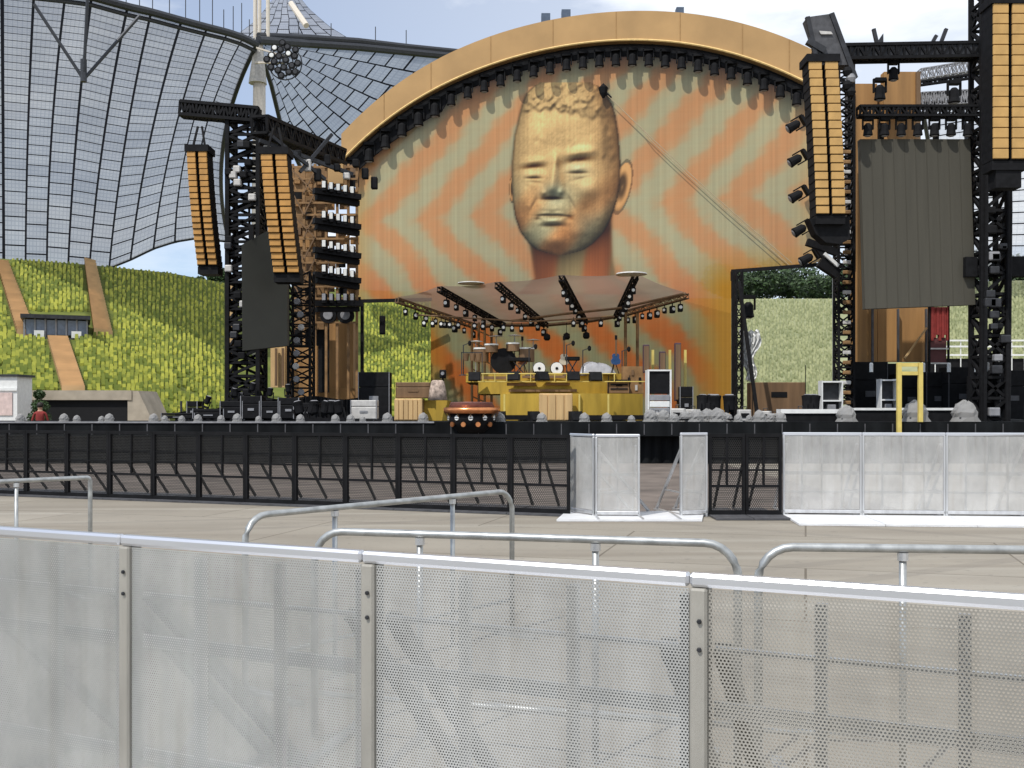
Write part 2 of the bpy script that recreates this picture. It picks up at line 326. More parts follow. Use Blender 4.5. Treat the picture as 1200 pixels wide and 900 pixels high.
# colour drifts from yellow green on the left to a sun bleached grey green on the right of the bowl
def bowl_colour(m, cL, cR, var, seat=False):
    t = m.node_tree; N = t.nodes.new; L = t.links.new; b = t.nodes['Principled BSDF']
    tc = N('ShaderNodeTexCoord'); sp = N('ShaderNodeSeparateXYZ'); L(tc.outputs['Object'], sp.inputs[0])
    mr = N('ShaderNodeMapRange'); mr.inputs['From Min'].default_value = 0; mr.inputs['From Max'].default_value = 18; L(sp.outputs[0], mr.inputs[0])
    nz = N('ShaderNodeTexNoise'); nz.inputs['Scale'].default_value = var; nz.inputs['Detail'].default_value = 4; L(tc.outputs['Object'], nz.inputs['Vector'])
    src = nz.outputs[0]
    if seat:
        ge = N('ShaderNodeNewGeometry'); oi = N('ShaderNodeObjectInfo')
        rr = mathn(t, 'FRACT', mathn(t, 'ADD', ge.outputs['Random Per Island'], oi.outputs['Random']))
        src = mathn(t, 'ADD', mathn(t, 'MULTIPLY', nz.outputs[0], .60), mathn(t, 'MULTIPLY', rr, .38))
    def ramp(c):
        r = N('ShaderNodeValToRGB'); r.color_ramp.elements[0].position = .36; r.color_ramp.elements[1].position = .64
        r.color_ramp.elements[0].color = c[0] + (1,); r.color_ramp.elements[1].color = c[1] + (1,); L(src, r.inputs[0]); return r.outputs[0]
    k = N('ShaderNodeMix'); k.data_type = 'RGBA'; L(mr.outputs[0], k.inputs[0]); L(ramp(cL), k.inputs[6]); L(ramp(cR), k.inputs[7]); L(k.outputs[2], b.inputs['Base Color'])
bowl_colour(M['turf'], ((0.085, 0.11, 0.015), (0.14, 0.16, 0.024)), ((0.20, 0.22, 0.11), (0.30, 0.31, 0.17)), .6)
tag(mb.build('terrain', M['turf']), kind='structure')
M['seat'] = mat('green seat cover', (0.2, 0.22, 0.04), 0.55)
bowl_colour(M['seat'], ((0.15, 0.19, 0.022), (0.46, 0.46, 0.065)), ((0.22, 0.24, 0.11), (0.36, 0.37, 0.19)), .5, True)
AIS = [((2, 310), (31, 394), 14, 22), ((105, 309), (121, 394), 13, 22), ((67, 398), (86, 459), 24, 27)]
def in_aisle(px, py):
    for (x0, y0), (x1, y1), w0, w1 in AIS:
        if y0 - 3 <= py <= y1 + 2:
            k = (py - y0) / (y1 - y0)
            if abs(px - (x0 + (x1 - x0) * k)) < (w0 + (w1 - w0) * k) / 2 + 4.5: return True
    return 24 < px < 106 and 366 < py < 399
SEAT_V = [(a_ * .68, b_ * .9, c_ * .85) for a_, b_, c_ in [(-.12, .05, 0), (.12, .05, 0), (.14, .30, 0), (-.14, .30, 0), (-.15, .03, .20), (.15, .03, .20), (.15, .30, .22), (-.15, .30, .22), (-.12, .34, .50), (.12, .34, .50), (.13, .38, 0), (-.13, .38, 0), (-.12, .38, .50), (.12, .38, .50)]]
SEAT_F = [(0, 1, 5, 4), (4, 5, 6, 7), (1, 2, 6, 5), (0, 4, 7, 3), (7, 6, 9, 8), (8, 9, 13, 12), (13, 10, 11, 12), (6, 10, 13, 9), (7, 8, 12, 11)]
seats = []
for (a, b, step) in ((-60, 276, 5.0), (424, 512, 4.0), (858, 982, 4.2), (1086, 1240, 4.6)):
    px = a
    while px < b:
        for j in range(66):
            s = (j + .5 + .5 * (int(px / step) % 2)) / 68.5; q = px + random.uniform(-.9, .9); p = bowl(q, s); py = HZ - (p.z - EYE) / p.y * FP
            if in_aisle(q, py) or random.random() < .06: continue
            seats.append((p, q, py))
        px += step
vis = [i for i, (p, q, py) in enumerate(seats) if 5 < q < 262 and py < 484]
vis.sort(key=lambda i: seats[i][0].y); pick = set(vis[:300])
big = MB(); one = MB().add(SEAT_V, SEAT_F); first = None
for i, (p, q, py) in enumerate(seats):
    a = math.atan2(-p.x * .5, p.y - 25) * 1.0
    if i in pick:
        if first is None:
            first = one.build('stadium_seat', M['seat'], loc=p); first.rotation_euler = (0, 0, -a * -1)
            tag(first, 'small yellow green covered seat in the lowest rows of the left stand', 'stadium seat', 'green seats in the lowest rows of the left stand')
        else:
            c = first.copy(); COL.objects.link(c); c.location = p; c.rotation_euler = (0, 0, a)
    else:
        ca, sa = math.cos(a), math.sin(a); k = random.uniform(.85, 1.15)
        big.add([(p.x + x * ca - y * sa, p.y + x * sa + y * ca, p.z + z * k) for x, y, z in SEAT_V], SEAT_F)
tag(big.build('seat_rows', M['seat']), 'rows of green covered seats filling the stand behind the stage', 'seating', kind='stuff')
lab = ['tan stepped aisle at the far left edge above the seats', 'tan stepped aisle climbing right of the glazed box in the stand', 'tan stepped aisle running down from the glazed box to the tunnel roof']
for i, ((x0, y0), (x1, y1), w0, w1) in enumerate(AIS):
    mb = MB(); n = 26; A = []; B = []
    for j in range(n + 1):
        k = j / n; x = x0 + (x1 - x0) * k; y = y0 + (y1 - y0) * k; ww = (w0 + (w1 - w0) * k) / 2
        A.append(bowl(x - ww, bowl_s(x - ww, y), .10)); B.append(bowl(x + ww, bowl_s(x + ww, y), .10))
    for j in range(n):                                # stepped treads
        a, b, c, d = A[j], B[j], A[j + 1], B[j + 1]; z = (a.z + b.z) / 2 + .12; z2 = (c.z + d.z) / 2 - .3
        mb.add([(a.x, a.y, z), (b.x, b.y, z), (d.x, d.y, z), (c.x, c.y, z), (c.x, c.y, z2), (d.x, d.y, z2)], [(3, 2, 1, 0), (3, 4, 5, 2)])
    tag(mb.build('aisle_stairs', M['aisle']), lab[i], 'stairs')
# glazed box set into the stand
p0 = bowl(65, bowl_s(65, 397)); d0 = p0.y
L_, R_ = P(28, 397, d0), P(103, 397, d0); zt = P(0, 371, d0).z; zb_ = L_.z - .3
t = thing('commentary_box', 'dark glazed box set into the green stand between two tan aisles', 'commentary box', ((L_.x + R_.x) / 2, d0, zb_), R(23))
hw = (R_.x - L_.x) / 2 * .95; H = zt - zb_
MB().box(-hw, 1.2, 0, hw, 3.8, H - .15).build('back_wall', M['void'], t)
MB().box(-hw - .1, -.2, H - .14, hw + .1, 4.4, H + .1).build('roof', M['dark'], t)
MB().box(-hw, -.1, 0, hw, 1.2, .35).build('parapet', M['darkgrey'], t)
for k in range(7):
    x = -hw + .1 + k * (2 * hw - .2) / 6; MB().box(x - .05, .2, .35, x + .05, .35, H - .14).build('mullion', M['grey'], t)
for k in range(6):
    x = -hw + .18 + k * (2 * hw - .2) / 6; MB().box(x, .26, .55, x + (2 * hw - .2) / 6 - .12, .3, H - .2).build('window', M['blueglass'], t)
for x in (-hw * .5, hw * .62): MB().box(x - .28, -.16, .36, x + .28, .12, .78).build('lamp_cover', M['white'], t)
# tunnel mouth
t = thing('tunnel_entrance', 'wide black tunnel mouth framed by pale concrete under the left stand', 'tunnel', P(100, 480, 48).xy.to_3d())
w2 = 50 / FP * 48; 
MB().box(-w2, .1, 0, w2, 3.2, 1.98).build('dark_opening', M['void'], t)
MB().box(-w2 - .8, -.1, 2.0, w2 + .2, 3.2, 2.45).build('lintel', M['concrete'], t)
mb = MB(); mb.prism([(w2, -.05, 0), (w2, -.05, 2.42), (w2 + .5, -.05, 2.42), (w2 + 1.55, -.05, .2), (w2 + 1.55, -.05, 0)], (0, 2.5, 0)); mb.build('wing_wall', M['concrete'], t)
mb = MB(); mb.box(-w2 - 1.6, .2, 0, -w2 - .02, 2.5, 2.38); mb.build('wing_wall', M['concrete'], t)
t = thing('ticket_booth', 'white panelled booth with pale window left of the tunnel', 'booth', P(2, 480, 45).xy.to_3d())
hw = .68
MB().box(-hw - .5, 0, 0, hw, 1.4, 3.0).build('wall', M['white'], t); MB().box(-hw - .6, -.1, 3.0, hw + .1, 1.5, 3.1).build('roof', M['dark'], t)
MB().box(-hw, -.05, 1.3, hw * .7, -.003, 2.3).build('window', mat('pale pink panel', (.62, .48, .44), .5), t)
MB().box(-hw - .5, -.07, 2.38, hw + .02, -.004, 2.5).build('ledge', M['white'], t)

# ------------------------------------------------------------------ stadium tent roof
def grid_surface(name, rowfun, nu, nv, m, parent, dense=False):
    vs = []; fs = []; uv = []
    for j in range(nv + 1):
        for i in range(nu + 1): vs.append(rowfun(i / nu, j / nv)); uv.append((i / nu, (j / nv * .53 + (j / nv) ** 2 * .47) if dense else j / nv))
    for j in range(nv):
        for i in range(nu): a = j * (nu + 1) + i; fs.append((a, a + 1, a + nu + 2, a + nu + 1))
    me = bpy.data.meshes.new(name); me.from_pydata(vs, [], fs); me.update(); ul = me.uv_layers.new(name='UVMap')
    li = np.zeros(len(me.loops), dtype=np.int32); me.loops.foreach_get('vertex_index', li)
    ul.data.foreach_set('uv', np.array(uv, dtype=np.float32)[li].ravel()); me.polygons.foreach_set('use_smooth', [True] * len(fs))
    me.materials.append(m); o = bpy.data.objects.new(name, me); COL.objects.link(o); o.parent = parent; return o
BX = [-45, 5, 30, 55, 80, 105, 128, 153, 180, 205, 230, 268]; BY = [305, 306, 307, 308, 310, 312, 314, 304, 291, 283, 279, 283]
TX = [-60, 3, 40, 77, 107, 150, 177, 213, 243, 267, 285, 301]; TY = [-22, -16, -12, -8, -4, 8, 14, 24, 32, 38, 44, 52]
KX = [-45, 4, 33, 61, 90, 122, 147, 176, 203, 222, 238, 262]    # x half way down: the panel lines bend here
def roofA(u, v):                                               # v 0 bottom, 1 top
    k = u * 11; i = range(12)
    bx, by = np.interp(k, i, BX), np.interp(k, i, BY); tx, ty = np.interp(k, i, TX), np.interp(k, i, TY); kx = np.interp(k, i, KX)
    m_ = .5; c = 2 * kx - .5 * (bx + tx); x = (1 - v) ** 2 * bx + 2 * v * (1 - v) * c + v * v * tx
    y = by + (ty - by) * v
    db, dt = 104 + 12 * u, 66 + 17 * u
    d = db + (dt - db) * v - 9 * math.sin(math.pi * v) * (1 - .4 * u)
    return P(x, y, d)
roof = thing('tent_roof', 'vast grey translucent panelled tent roof sweeping over the left stand', 'stadium roof', P(150, 480, 110).xy.to_3d())
bpy.context.view_layer.update()
def rel(o, par): o.matrix_parent_inverse = par.matrix_world.inverted(); return o
M['roofA'] = sheet('grey acrylic roof panels', (0.42, 0.43, 0.44), .16, .55, (11, 30, .05))
M['roofB'] = sheet('pale acrylic roof panels', (0.36, 0.39, 0.42), .2, .55, (9, 11, .05))
M['roofC'] = sheet('bright acrylic roof panels', (0.72, 0.72, 0.72), .45, .6, (7, 16, .06))
rel(grid_surface('canopy', roofA, 44, 40, M['roofA'], roof, True), roof)
F0 = [(303, 55), (318, 100), (330, 150), (352, 196), (380, 240)]; F1 = [(303, 48), (360, 52), (420, 57), (480, 63), (560, 72)]
def roofB(u, v):
    k = v * 4; a = Vector((np.interp(k, range(5), [p[0] for p in F0]), np.interp(k, range(5), [p[1] for p in F0])))
    b = Vector((np.interp(k, range(5), [p[0] for p in F1]), np.interp(k, range(5), [p[1] for p in F1])))
    # fan of lines leaving the mast head: u sweeps from the lower edge to the top edge
    x = a.x + (b.x - a.x) * u; y = a.y + (b.y - a.y) * u + 24 * math.sin(math.pi * u) * v * .5
    return P(x, y, 84 + 22 * v - 6 * u * v)
rel(grid_surface('side_canopy', roofB, 30, 24, M['roofB'], roof), roof)
def cable(pts, r, nm='edge_cable', m='cable', par=None):
    par = par or roof; return rel(MB().tube(pts, r, 8).build(nm, M[m], par), par)
cable([roofA(i / 30, 1.0) for i in range(31)], .30)
cable([roofA(i / 30, .975) + Vector((0, 0, -.1)) for i in range(31)], .16)
cable([P(x, y, d) for x, y, d in ((303, 47, 83), (360, 51, 88), (420, 55, 92), (480, 61, 96), (560, 69, 100))], .36)
cable([P(x, y, d) for x, y, d in ((303, 42, 83.5), (360, 44, 88), (420, 48, 92), (480, 55, 96), (560, 63, 100))], .28)
cable([roofA(i / 30, 0) for i in range(31)], .16)
cable([roofA(1, i / 20) for i in range(21)], .2)
cable([roofB(0, i / 16) for i in range(17)], .2)
for q in ((40, 5, 61), (103, -12, 61), (164, 18, 63)):
    cable([P(*q), P(98, 93, 62)], .10, 'strut')
cable([P(98, 96, 62), P(98, 93, 62) + Vector((0, 0, 1.2))], .2, 'strut_node')
for i in range(13):
    p = roofA(.35 + i * .05, 1.0); cable([p, p + Vector((0, 0, 1.7 + .5 * (i % 3)))], .035, 'roof_stanchion')
for x, y in ((350, 43), (388, 46), (440, 50), (476, 54)):
    p = P(x, y, 90); cable([p, p + Vector((0, 0, 1.4))], .04, 'roof_stanchion')
# mast and its floodlight cluster
t = thing('roof_mast', 'cream painted steel mast rising to the node of the tent roof', 'mast', P(301, 480, 84).xy.to_3d())
bpy.context.view_layer.update()
b = P(303, 480, 84); b.z = 0
rel(MB().tube([b, P(303, 300, 84), P(304, 96, 84)], [.6, .6, .5], 16).build('mast_tube', M['mast'], t, smooth=True), t)
rel(MB().tube([P(302, 98, 84), P(303, 45, 84)], [.75, .3], 12).build('mast_head', M['offwhite'], t), t)
for x in (299, 304, 314): rel(MB().tube([P(x, 45, 84), P(x, -30, 84)], .16, 8).build('upper_mast', M['mast'], t), t)
t = thing('floodlight_cluster', 'round cluster of dark floodlights hanging beside the roof mast head', 'floodlight cluster', P(333, 72, 82))
for k in range(4):
    rr = .35 + k * .33; MB().tube([(rr * math.cos(a * .3927), 0.15 * k, rr * math.sin(a * .3927)) for a in range(17)], .05, 6).build('ring', M['dark'], t)
for k in range(20):
    a = k * 2.4; rr = .2 + .27 * math.sqrt(k) ; x, z = rr * math.cos(a), rr * math.sin(a)
    l = MB().lathe((x, -.2, z), [(.1, .25), (.22, .1), (.3, -.1), (.3, -.14)], 10, 'y').build('floodlight', M['black'], t)
    rel(MB().lathe((x, -.36, z), [(.19, 0), (.15, -.03)], 10, 'y').build('lens', M['lens'] if k in (3, 9, 14) else M['dark'], l), l)
mb = MB(); mb.bar((-2.4, .3, 0), (0, .3, 0), .15); mb.bar((-2.3, .3, 1.2), (0, .3, .5), .12); mb.build('bracket', M['mast'], t)
# distant peak of the neighbouring tent
t = thing('distant_tent_roof', 'small grey peaked tent roof with a slanting white mast on the skyline', 'stadium roof', P(340, 480, 170).xy.to_3d())
bpy.context.view_layer.update()
def peak(u, v):
    r = [(-1.0, 66), (-.52, 38), (-.2, 0), (0, -22)]
    lx = np.interp(v, [0, .4, .8, 1], [262, 300, 322, 336]); rx = np.interp(v, [0, .3, .6, .85, 1], [420, 386, 362, 348, 344]); y = np.interp(v, [0, .4, .8, 1], [52, 24, -4, -30])
    return P(lx + (rx - lx) * u, y, 175 - 14 * math.sin(math.pi * u) * (1 - v))
rel(grid_surface('canopy', peak, 20, 14, sheet('far roof panels', (.46, .48, .52), .2, .5, (8, 8, .05)), t), t)
rel(MB().tube([P(341, 4, 155), P(359, 30, 152)], .45, 8).build('slanting_mast', M['mast'], t), t)
# right hand tent roof, seen past the tower
t = thing('pale_tent_roof', 'bright panelled tent roof seen behind the tall tower on the right', 'stadium roof', P(1200, 480, 120).xy.to_3d())
bpy.context.view_layer.update()
def roofC(u, v):
    x = 1080 + 320 * u; yt = 132 - 60 * u; yb = 318 + 8 * u
    return P(x + 12 * math.sin(3 * v) * (1 - u), yb + (yt - yb) * v, 122 - 12 * u - 26 * v)
rel(grid_surface('canopy', roofC, 24, 24, M['roofC'], t), t)
rel(MB().tube([roofC(0, i / 12) for i in range(13)], .2, 8).build('edge_cable', M['cable'], t), t)
rel(MB().tube([roofC(i / 12, 1) for i in range(13)], .2, 8).build('edge_cable', M['cable'], t), t)

# ------------------------------------------------------------------ trees
def crown_mesh(blobs, n, sz):
    mb = MB()
    for _ in range(n):
        c, r = random.choice(blobs); v = Vector((random.gauss(0, 1), random.gauss(0, 1), random.gauss(0, 1))).normalized() * r * random.uniform(.55, 1.08) ; v.z *= .8
        p = Vector(c) + v; a = Vector((random.gauss(0, 1), random.gauss(0, 1), random.gauss(0, 1))).normalized(); b = a.orthogonal().normalized(); a *= sz * random.uniform(.6, 1.3); b *= sz * random.uniform(.5, 1)
        mb.add([p - a, p - b * .6, p + a, p + b * .6], [(0, 1, 2, 3)])
    return mb
for i, (px, top, wd, lb) in enumerate(((186, 305, 40, 'dark bushy tree on the skyline above the left stand, leftmost of four'), (212, 310, 26, 'low round dark tree just right of the bushiest skyline tree'),
        (236, 306, 22, 'narrow dark tree behind the far left speaker array'), (262, 296, 36, 'tall dark tree between the far left speaker array and the truss tower'))):
    d = 128; b = P(px, 480, d); b.z = 8; top_z = P(px, top, d).z; W = wd / FP * d / 2; h = top_z - 8
    t = thing('skyline_tree', lb, 'tree', b, group='dark trees on the skyline above the left stand')
    MB().tube([(0, 0, 0), (.1, 0, h * .5), (0, 0, h * .8)], [.35, .25, .1], 8).build('trunk', M['bark'], t)
    bl = [((random.uniform(-W, W) * .7, random.uniform(-W, W) * .7, h * random.uniform(.62, .82)), W * random.uniform(.35, .55)) for _ in range(8)]
    crown_mesh(bl, 3500, .22).build('crown', M['leaf'], t)
mb = MB(); bl = []
for i in range(46):
    px = 845 + i * 8.6; d = random.uniform(127, 140); p = P(px, random.uniform(322, 343) if px < 1000 else random.uniform(310, 330), d); bl.append((p, random.uniform(1.6, 2.8)))
tag(crown_mesh(bl, 30000, .34).build('treeline', M['leaf']), 'dense dark green wood along the top of the right stand', 'trees', kind='stuff')

# ------------------------------------------------------------------ stage
DK = 1.20
t = thing('concert_stage', 'long black stage deck with grey edge rail and black skirt', 'stage', (0, 29, 0))
STAGE = t
MB().box(-26, 0, DK - .07, 26, 3.6, DK).add([], []).build('front_deck', M['deckblack'], t)
MB().box(-10.5, 3.61, DK - .07, 26, 24, DK).build('main_deck', M['deckblack'], t)
mb = MB(); mb.box(-26, -.06, DK - .40, 26, -.003, DK - .02); mb.build('front_fascia', M['deckblack'], t)
# pleated skirt
n = 520; pts = [(-26 + 52 * i / n, .35 + .05 * math.sin(i * 2.1) + .03 * math.sin(i * .77), 0) for i in range(n + 1)]
MB().strip([(x, y, 0.01) for x, y, _ in pts], [(x, y, DK - .08) for x, y, _ in pts]).build('skirt', M['deckblack'], t)
MB().box(-26, -.10, DK - .03, -2.2, -.061, DK + .015).build('edge_rail', M['grey'], t)
for i in range(40):
    x = -15 + i * .78; MB().box(x, -.075, DK - .36, x + .03, -.062, DK - .05).build('edge_bracket', M['darkgrey'], t)
SY = 29
# arch ------------------------------------------------------------
def arch_d(px): return 48 - 5.5 * (px - 400) / 545
OX = [396, 400, 420, 445, 470, 520, 580, 640, 700, 760, 820, 870, 910, 945, 985]
OY = [176, 158, 135, 114, 95, 67, 40, 24, 15, 13, 17, 28, 40, 54, 76]
IX = [396, 400, 430, 480, 540, 600, 660, 720, 780, 830, 880, 945, 985]
IY = [196, 190, 160, 122, 92, 68, 54, 49, 50, 56, 70, 98, 120]
def smooth(xs, ys):
    c = np.polyfit(xs, ys, 5); return lambda x: float(np.polyval(c, x))
fo, fi = smooth(OX[1:], OY[1:]), smooth(IX[1:], IY[1:])
arch = thing('stage_arch', 'broad ochre arch curving over the stage screen', 'stage arch', (0, 45, DK))
bpy.context.view_layer.update()
xs = [400 + 585 * i / 60 for i in range(61)]
fo_pts = [P(x, fo(x), arch_d(x)) for x in xs]; fi_pts = [P(x, fi(x), arch_d(x)) for x in xs]; dep = Vector((.2, 1.7, 0))
mb = MB(); mb.strip(fi_pts, fo_pts); mb.strip([p + dep for p in fo_pts], [p + dep for p in fi_pts]); mb.strip(fo_pts, [p + dep for p in fo_pts]); mb.strip([p + dep for p in fi_pts], fi_pts)
for k in (0, 60): a, b = fi_pts[k], fo_pts[k]; mb.add([a, b, b + dep, a + dep], [(0, 1, 2, 3)])
rel(mb.build('fascia', M['ochre'], arch), arch)
for px in (450, 505, 575, 648, 722, 797, 870, 925):
    a_, b2_ = P(px, fi(px), arch_d(px)) + Vector((0, -.012, .08)), P(px, fo(px), arch_d(px)) + Vector((0, -.012, -.02)); rel(MB().bar(a_, b2_, .035, .012).build('joint', mat('arch joint', (.36, .21, .08), .7), arch), arch)
lip = [p + Vector((0, -.03, .03)) for p in fi_pts]
rel(MB().tube(lip, .05, 6).build('lip', mat('light ochre edge', (.72, .5, .2), .6), arch), arch)
dn = [P(x, fi(x) + 5, arch_d(x)) + Vector((0, .5, 0)) for x in xs]; dn2 = [P(x, fi(x) + (14 if x > 520 else 26), arch_d(x)) + Vector((0, .5, 0)) for x in xs]
mb = MB(); mb.strip(dn2, fi_pts_ := [p + Vector((0, .5, .2)) for p in fi_pts]); mb.strip([p + Vector((0, .4, .2)) for p in fi_pts], [p + Vector((0, -.1, 0)) for p in dn2])
rel(mb.build('drape', M['black'], arch), arch)
rel(MB().tube(dn, .16, 8).build('lighting_truss', M['dark'], arch), arch)
for px, s in ((640, 1), (664, 1), (799, .8)):
    p = P(px, fo(px), arch_d(px)) + Vector((0, .6, 0)); o = MB().box(p.x - .2 * s, p.y - .2, p.z - .1, p.x + .2 * s, p.y + .2, p.z + .5 * s).build('roof_beacon', mat('blue grey box', (.07, .10, .15), .5), arch); rel(o, arch)
# legs of the arch
rel(MB().box(*(P(371, 0, 45).x, 45, DK), *(P(414, 0, 45).x, 46, P(0, 378, 45).z)).build('leg_panel', M['wood'], arch), arch)
# moving lamps under the arch
def make_mover(label, cat='stage light', group=None):
    t = thing('moving_head_light', label, cat, group=group)
    MB().box(-.16, -.12, -.10, .16, .12, 0).build('base', M['black'], t)
    y = MB(); y.box(-.20, -.05, -.42, -.16, .05, -.02); y.box(.16, -.05, -.42, .20, .05, -.02); y.box(-.20, -.05, -.06, .20, .05, -.01); y.build('yoke', M['black'], t)
    h = MB().lathe((0, 0, -.40), [(.07, .20), (.14, .12), (.15, -.10), (.17, -.22), (.13, -.24)], 12).build('lamp_head', M['black'], t)
    MB().lathe((0, 0, -.645), [(.12, 0), (.09, -.02)], 12).build('lens', M['grey'], h)
    return t
gl = 'dark lamps hanging in a row under the ochre arch'
mover = None; n = 28
for k in range(n):
    px = 412 + k * (936 - 412) / (n - 1); p = P(px, fi(px) + 6, arch_d(px)) + Vector((0, .30, 0)); sca = 1.4 if px < 520 else 1.2
    lb = f'{ORD[k]} dark lamp from the left under the ochre arch'
    if mover is None: mover = make_mover(lb, group=gl); mover.location = p; mover.scale = (sca,) * 3
    else: copy_tree(mover, loc=p, rz=random.uniform(-.4, .4), label=lb, scale=sca)
wh = ['topmost', 'second', 'third', 'fourth', 'lowest']
for k, (px, py) in enumerate(((943, 140), (945, 180), (946, 222), (950, 262), (958, 296))):
    copy_tree(mover, loc=P(px, py, 41.5), rot=(0, R(60), 0), label=f'{wh[k]} black lamp clamped along the right edge of the big screen', group='black lamps down the right edge of the screen', scale=1.25)

# printed screen ------------------------------------------------------------
def screen_colours(X, Y):
    """The print on the screen: a chevron pattern and a sculpted head with closed eyes."""
    X = X.astype(float); Y = Y.astype(float)
    y0 = 262 - (X - 420) * .07
    per = 63 + (X - 420) * .018
    s = (X - 420 - np.abs(Y - y0) * .88)
    wob = 2.5 * np.sin(X * .045 + Y * .03) + 2 * np.sin(Y * .09 - X * .02) + 2.5 * np.sin(X * .17 - Y * .11) * np.sin(Y * .08 + X * .05)
    ph = np.sin(2 * np.pi * (s + wob) / per)
    k = 1 / (1 + np.exp(-(ph + .22 * np.sin(X * .31 + Y * .23) * np.sin(Y * .27 - X * .08)) * 3.2))[..., None]
    low = np.clip((Y - 300) / 90, 0, 1)[..., None]
    org = np.array([225, 160, 106]) * (1 - low) + np.array([210, 112, 58]) * low
    grn = np.array([197, 190, 148]) * (1 - low) + np.array([158, 158, 120]) * low
    col = org * k + grn * (1 - k)
    # ochre margin round the picture
    mg = np.clip(np.maximum((530 - X) / 40 * (Y > 352), np.clip((X - 806) / 40, 0, 1) * np.clip((Y - 285) / 50, 0, 1)), 0, 1)[..., None]
    col = col * (1 - mg) + np.array([208, 150, 62]) * mg
    lft = np.clip((440 - X) / 26, 0, 1)[..., None] * .7; col = col * (1 - lft) + np.array([212, 160, 84]) * lft
    rgt = np.clip((X - 925) / 30, 0, 1)[..., None] * .8 * (Y < 330)[..., None]; col = col * (1 - rgt) + np.array([214, 178, 120]) * rgt
    # ---- the head as a height field lit from above left
    yy = [96, 101, 110, 122, 134, 160, 190, 215, 235, 255, 272, 285, 293, 299]
    xl = [634, 626, 617, 612, 609, 603, 600, 600, 601, 604, 610, 620, 630, 650]
    xr = [690, 701, 710, 717, 721, 725, 727, 726, 723, 716, 707, 695, 683, 662]
    l = np.interp(Y, yy, xl); r = np.interp(Y, yy, xr)
    cx = (l + r) / 2; hw = np.maximum((r - l) / 2, 1)
    u = np.clip((X - cx) / hw, -1, 1); inside = (np.abs(X - cx) < hw) & (Y > 96) & (Y < 299)
    vz = np.clip((Y - 192) / 110, -1, 1)
    Z = 34 * np.sqrt(np.clip(1 - np.abs(u) ** 3.0, 0, 1)) * np.clip(1 - np.abs(vz) ** 4.0, 0, 1) ** .5
    def G(x, y, sx_, sy_, a, rot=0.):
        dx = X - x; dy = Y - y; c, s_ = np.cos(rot), np.sin(rot); return a * np.exp(-((dx * c + dy * s_) / sx_) ** 2 - ((-dx * s_ + dy * c) / sy_) ** 2)
    tl = -.12
    Z += G(624, 190, 13, 4.5, 5, tl) + G(680, 179, 14, 5, 7, tl) + G(650, 183, 8, 7, 2)           # heavy brow
    Z -= G(627, 199, 12, 6.5, 9, tl) + G(677, 192, 14, 7, 11, tl)             # sockets
    Z += G(625, 203, 8.5, 5, 9, tl) + G(677, 196, 10, 5.5, 11, tl)            # closed lids
    Z -= G(625, 209, 8, 1.3, 4.5, tl + .12) + G(677, 203, 9.5, 1.4, 5, tl + .12)
    Z -= G(627, 214, 9, 2, 1.6, tl + .25) + G(680, 210, 10, 2, 2, tl - .1)
    for i in range(9):                                                        # nose
        f = i / 8; Z += G(651 - 5 * f, 186 + 38 * f, 3.4 + 4.2 * f, 6.0, 3.0 + 4.6 * f)
    Z += G(636.5, 226, 3.2, 3.8, 6) + G(657, 225, 3.4, 3.8, 6) - G(647, 234, 10, 2.4, 8)
    Z += G(647, 245, 13, 4.5, 4.0) + G(640, 250, 6, 2, 3) + G(654, 250, 6, 2, 3) + G(648, 258.5, 10, 3.4, 7) - G(648, 253.3, 14, 1.2, 8, .02) - G(631, 257, 3.5, 3, 4) - G(667, 256, 3.5, 3, 4) - G(648, 265, 11, 2.6, 6)
    Z += G(650, 281, 13, 9, 9) + G(612, 232, 7, 12, 3.5) + G(692, 220, 14, 11, 7) - G(689, 243, 11, 14, 5.5) - G(617, 254, 6, 12, 3.5) + G(706, 258, 8, 18, 5) + G(676, 272, 10, 8, 3)
    Z -= G(626, 240, 2.4, 10, 3.2, .42) + G(669, 238, 2.6, 11, 4, -.48)
    Z += G(640, 150, 26, 20, 4) + G(700, 165, 10, 22, 2.5)
    rt_ = np.random.default_rng(21)
    for _ in range(90):                                                       # clay like surface marks
        a_, b_ = rt_.uniform(606, 720), rt_.uniform(140, 290); Z += G(a_, b_, rt_.uniform(2, 6), rt_.uniform(2, 6), rt_.uniform(-.9, .9), rt_.uniform(-1, 1))
    rs = np.random.default_rng(5)
    hair = np.zeros_like(X)
    hl = 132 - 5 * np.sin((X - 612) / 55 * 3.0) + 1.5 * np.sin(X * .5) + 1.2 * np.sin(X * .23)
    for _ in range(210):
        a, b = rs.uniform(612, 708), rs.uniform(97, 131); hair += G(a, b, rs.uniform(1.6, 3.0), rs.uniform(2.0, 4.0), rs.uniform(1.0, 2.6), rs.uniform(-.5, 1.3))
    hm = 1 / (1 + np.exp((Y - hl) / 1.2)); Z += (hair + 3) * hm
    for _ in range(60):
        a, b = rs.uniform(700, 722), rs.uniform(118, 190); Z += G(a, b, 3, 4, rs.uniform(-1.2, 1.2))
    gx = 1.3
    dzy, dzx = np.gradient(Z, gx, gx)
    nx, ny, nz_ = -dzx, -dzy, np.ones_like(Z) * .9; nn = np.sqrt(nx ** 2 + ny ** 2 + nz_ ** 2)
    lam = (nx * -.20 + ny * -.66 + nz_ * .66) / nn
    lam2 = (nx * .8 + ny * -.1 + nz_ * .4) / nn
    sh = np.clip(.62 + .62 * np.clip(lam, -.3, 1), .42, 1.15)[..., None]
    face = np.array([234, 192, 128.]) * np.ones(X.shape + (1,))
    mott = (np.sin(X * .11 + Y * .05) * np.sin(Y * .09 - X * .04 + 1))[..., None]
